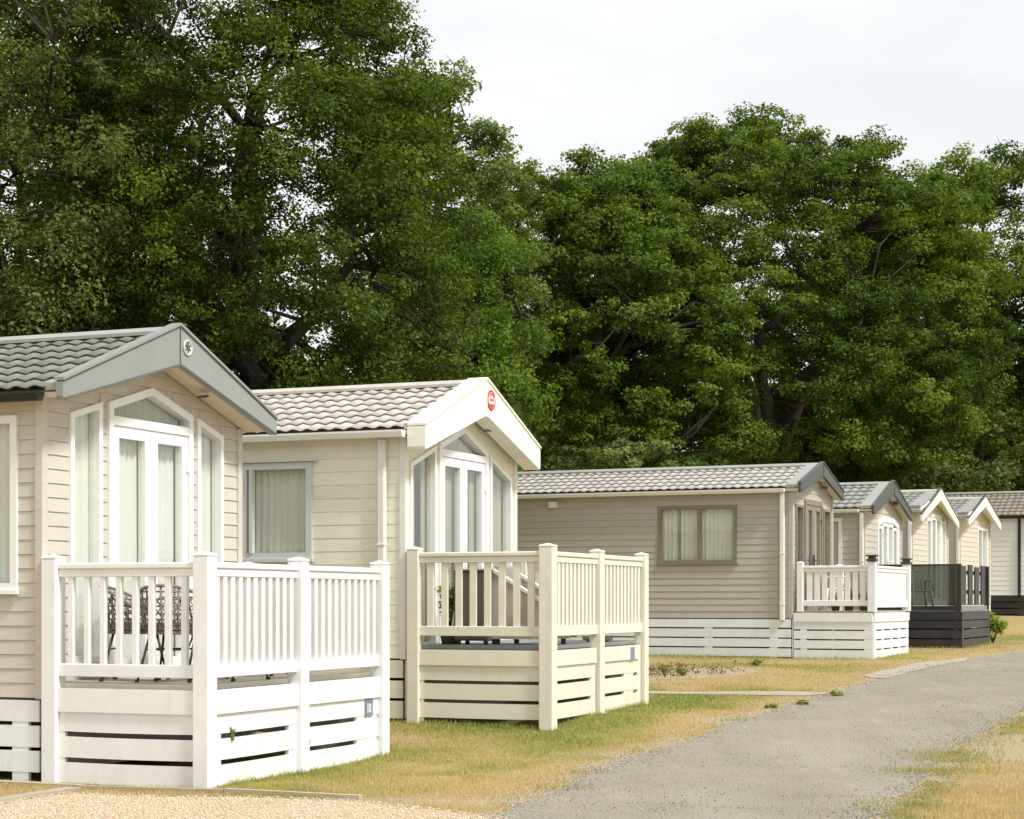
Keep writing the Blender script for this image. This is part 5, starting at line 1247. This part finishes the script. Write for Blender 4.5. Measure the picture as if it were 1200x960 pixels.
tree('oak_tree', 'oak at the very end of the tree line', (27.0, 84), [(0, 0, -.1), (.2, 0, 4), (-.3, 0, 8), (0, 0, 12)], .36, (0, 0, 9.6), (6.0, 5, 8.0), 190, 70000, .20, 'oak', 110, 7, 1.2, 1.8, .09, shell=.4)

def bush(label, base, r, h, n, size, mat, seed):
    tree('bush', label, base, [(0, 0, -.1), (.05, 0, h * .3), (0, .05, h * .6)], .07, (0, 0, h * .55), (r, r * .8, h * .5), 45, n, size, mat, seed, 5, max(.35, r * .3), .15, .2, 'bushes under the trees', 0, .35)
bush('pale elder bush above the taupe caravan roof', (3.4, 52), 2.0, 5.4, 16000, .13, 'elder_leaf', 120)
bush('dark bush between the cream caravan roof and the elder', (.4, 47), 2.2, 5.2, 16000, .13, 'bush_leaf', 121)
bush('dark bush behind the ridge of the cream caravan', (-4.4, 33.5), 2.2, 4.6, 18000, .11, 'bush_leaf', 122)
bush('dark bush behind the ridge of the beige caravan', (-8.3, 30.5), 2.2, 4.6, 18000, .11, 'bush_leaf', 123)
bush('tall dark bush behind the ash and the huge oak', (-11.5, 45), 3.4, 8.5, 20000, .15, 'bush_leaf', 127)
bush('dark bush behind the trunk of the huge oak', (-6.2, 44), 3.8, 9.6, 30000, .15, 'bush_leaf', 128)
bush('bush behind the taupe and stone caravan gables', (10.6, 70), 3.0, 6.2, 16000, .18, 'bush_leaf', 124)
bush('olive bush above the far white gables', (16.4, 71), 3.8, 6.6, 24000, .18, 'elder_leaf', 125)
bush('bush above the brown tiled roof', (20.5, 71), 3.0, 6.4, 16000, .18, 'oak', 126)

# the wood beyond: one far mass
rg = np.random.default_rng(77); cl = []
for k in range(420):
    X = rg.uniform(-30, 44); Yw = rg.uniform(88, 104); top = 12.5 + 2.0 * math.sin(X * .31) + rg.uniform(-1, 1); cl.append((X, Yw, 1.4 + rg.uniform(0, 1) ** .8 * top))
cl = np.array(cl); N = 95000; own = rg.integers(0, len(cl), N); dd = rg.normal(size=(N, 3)); dd /= np.linalg.norm(dd, axis=1, keepdims=True)
P = cl[own] + dd * rg.uniform(.4, 1, (N, 1)) * np.array([1.9, 1.6, 1.3])
V, F, tn = leaf_cloud(P, dd + [0, 0, .7] + rg.normal(size=(N, 3)) * .5, .38, .62, 78, None, True)
tag(link('far_wood', np_mesh('far_wood', V, F, M['oak_dark'], {'tint': tn})), 'dark mass of woodland filling the gaps behind the trees', 'woodland', kind='stuff')
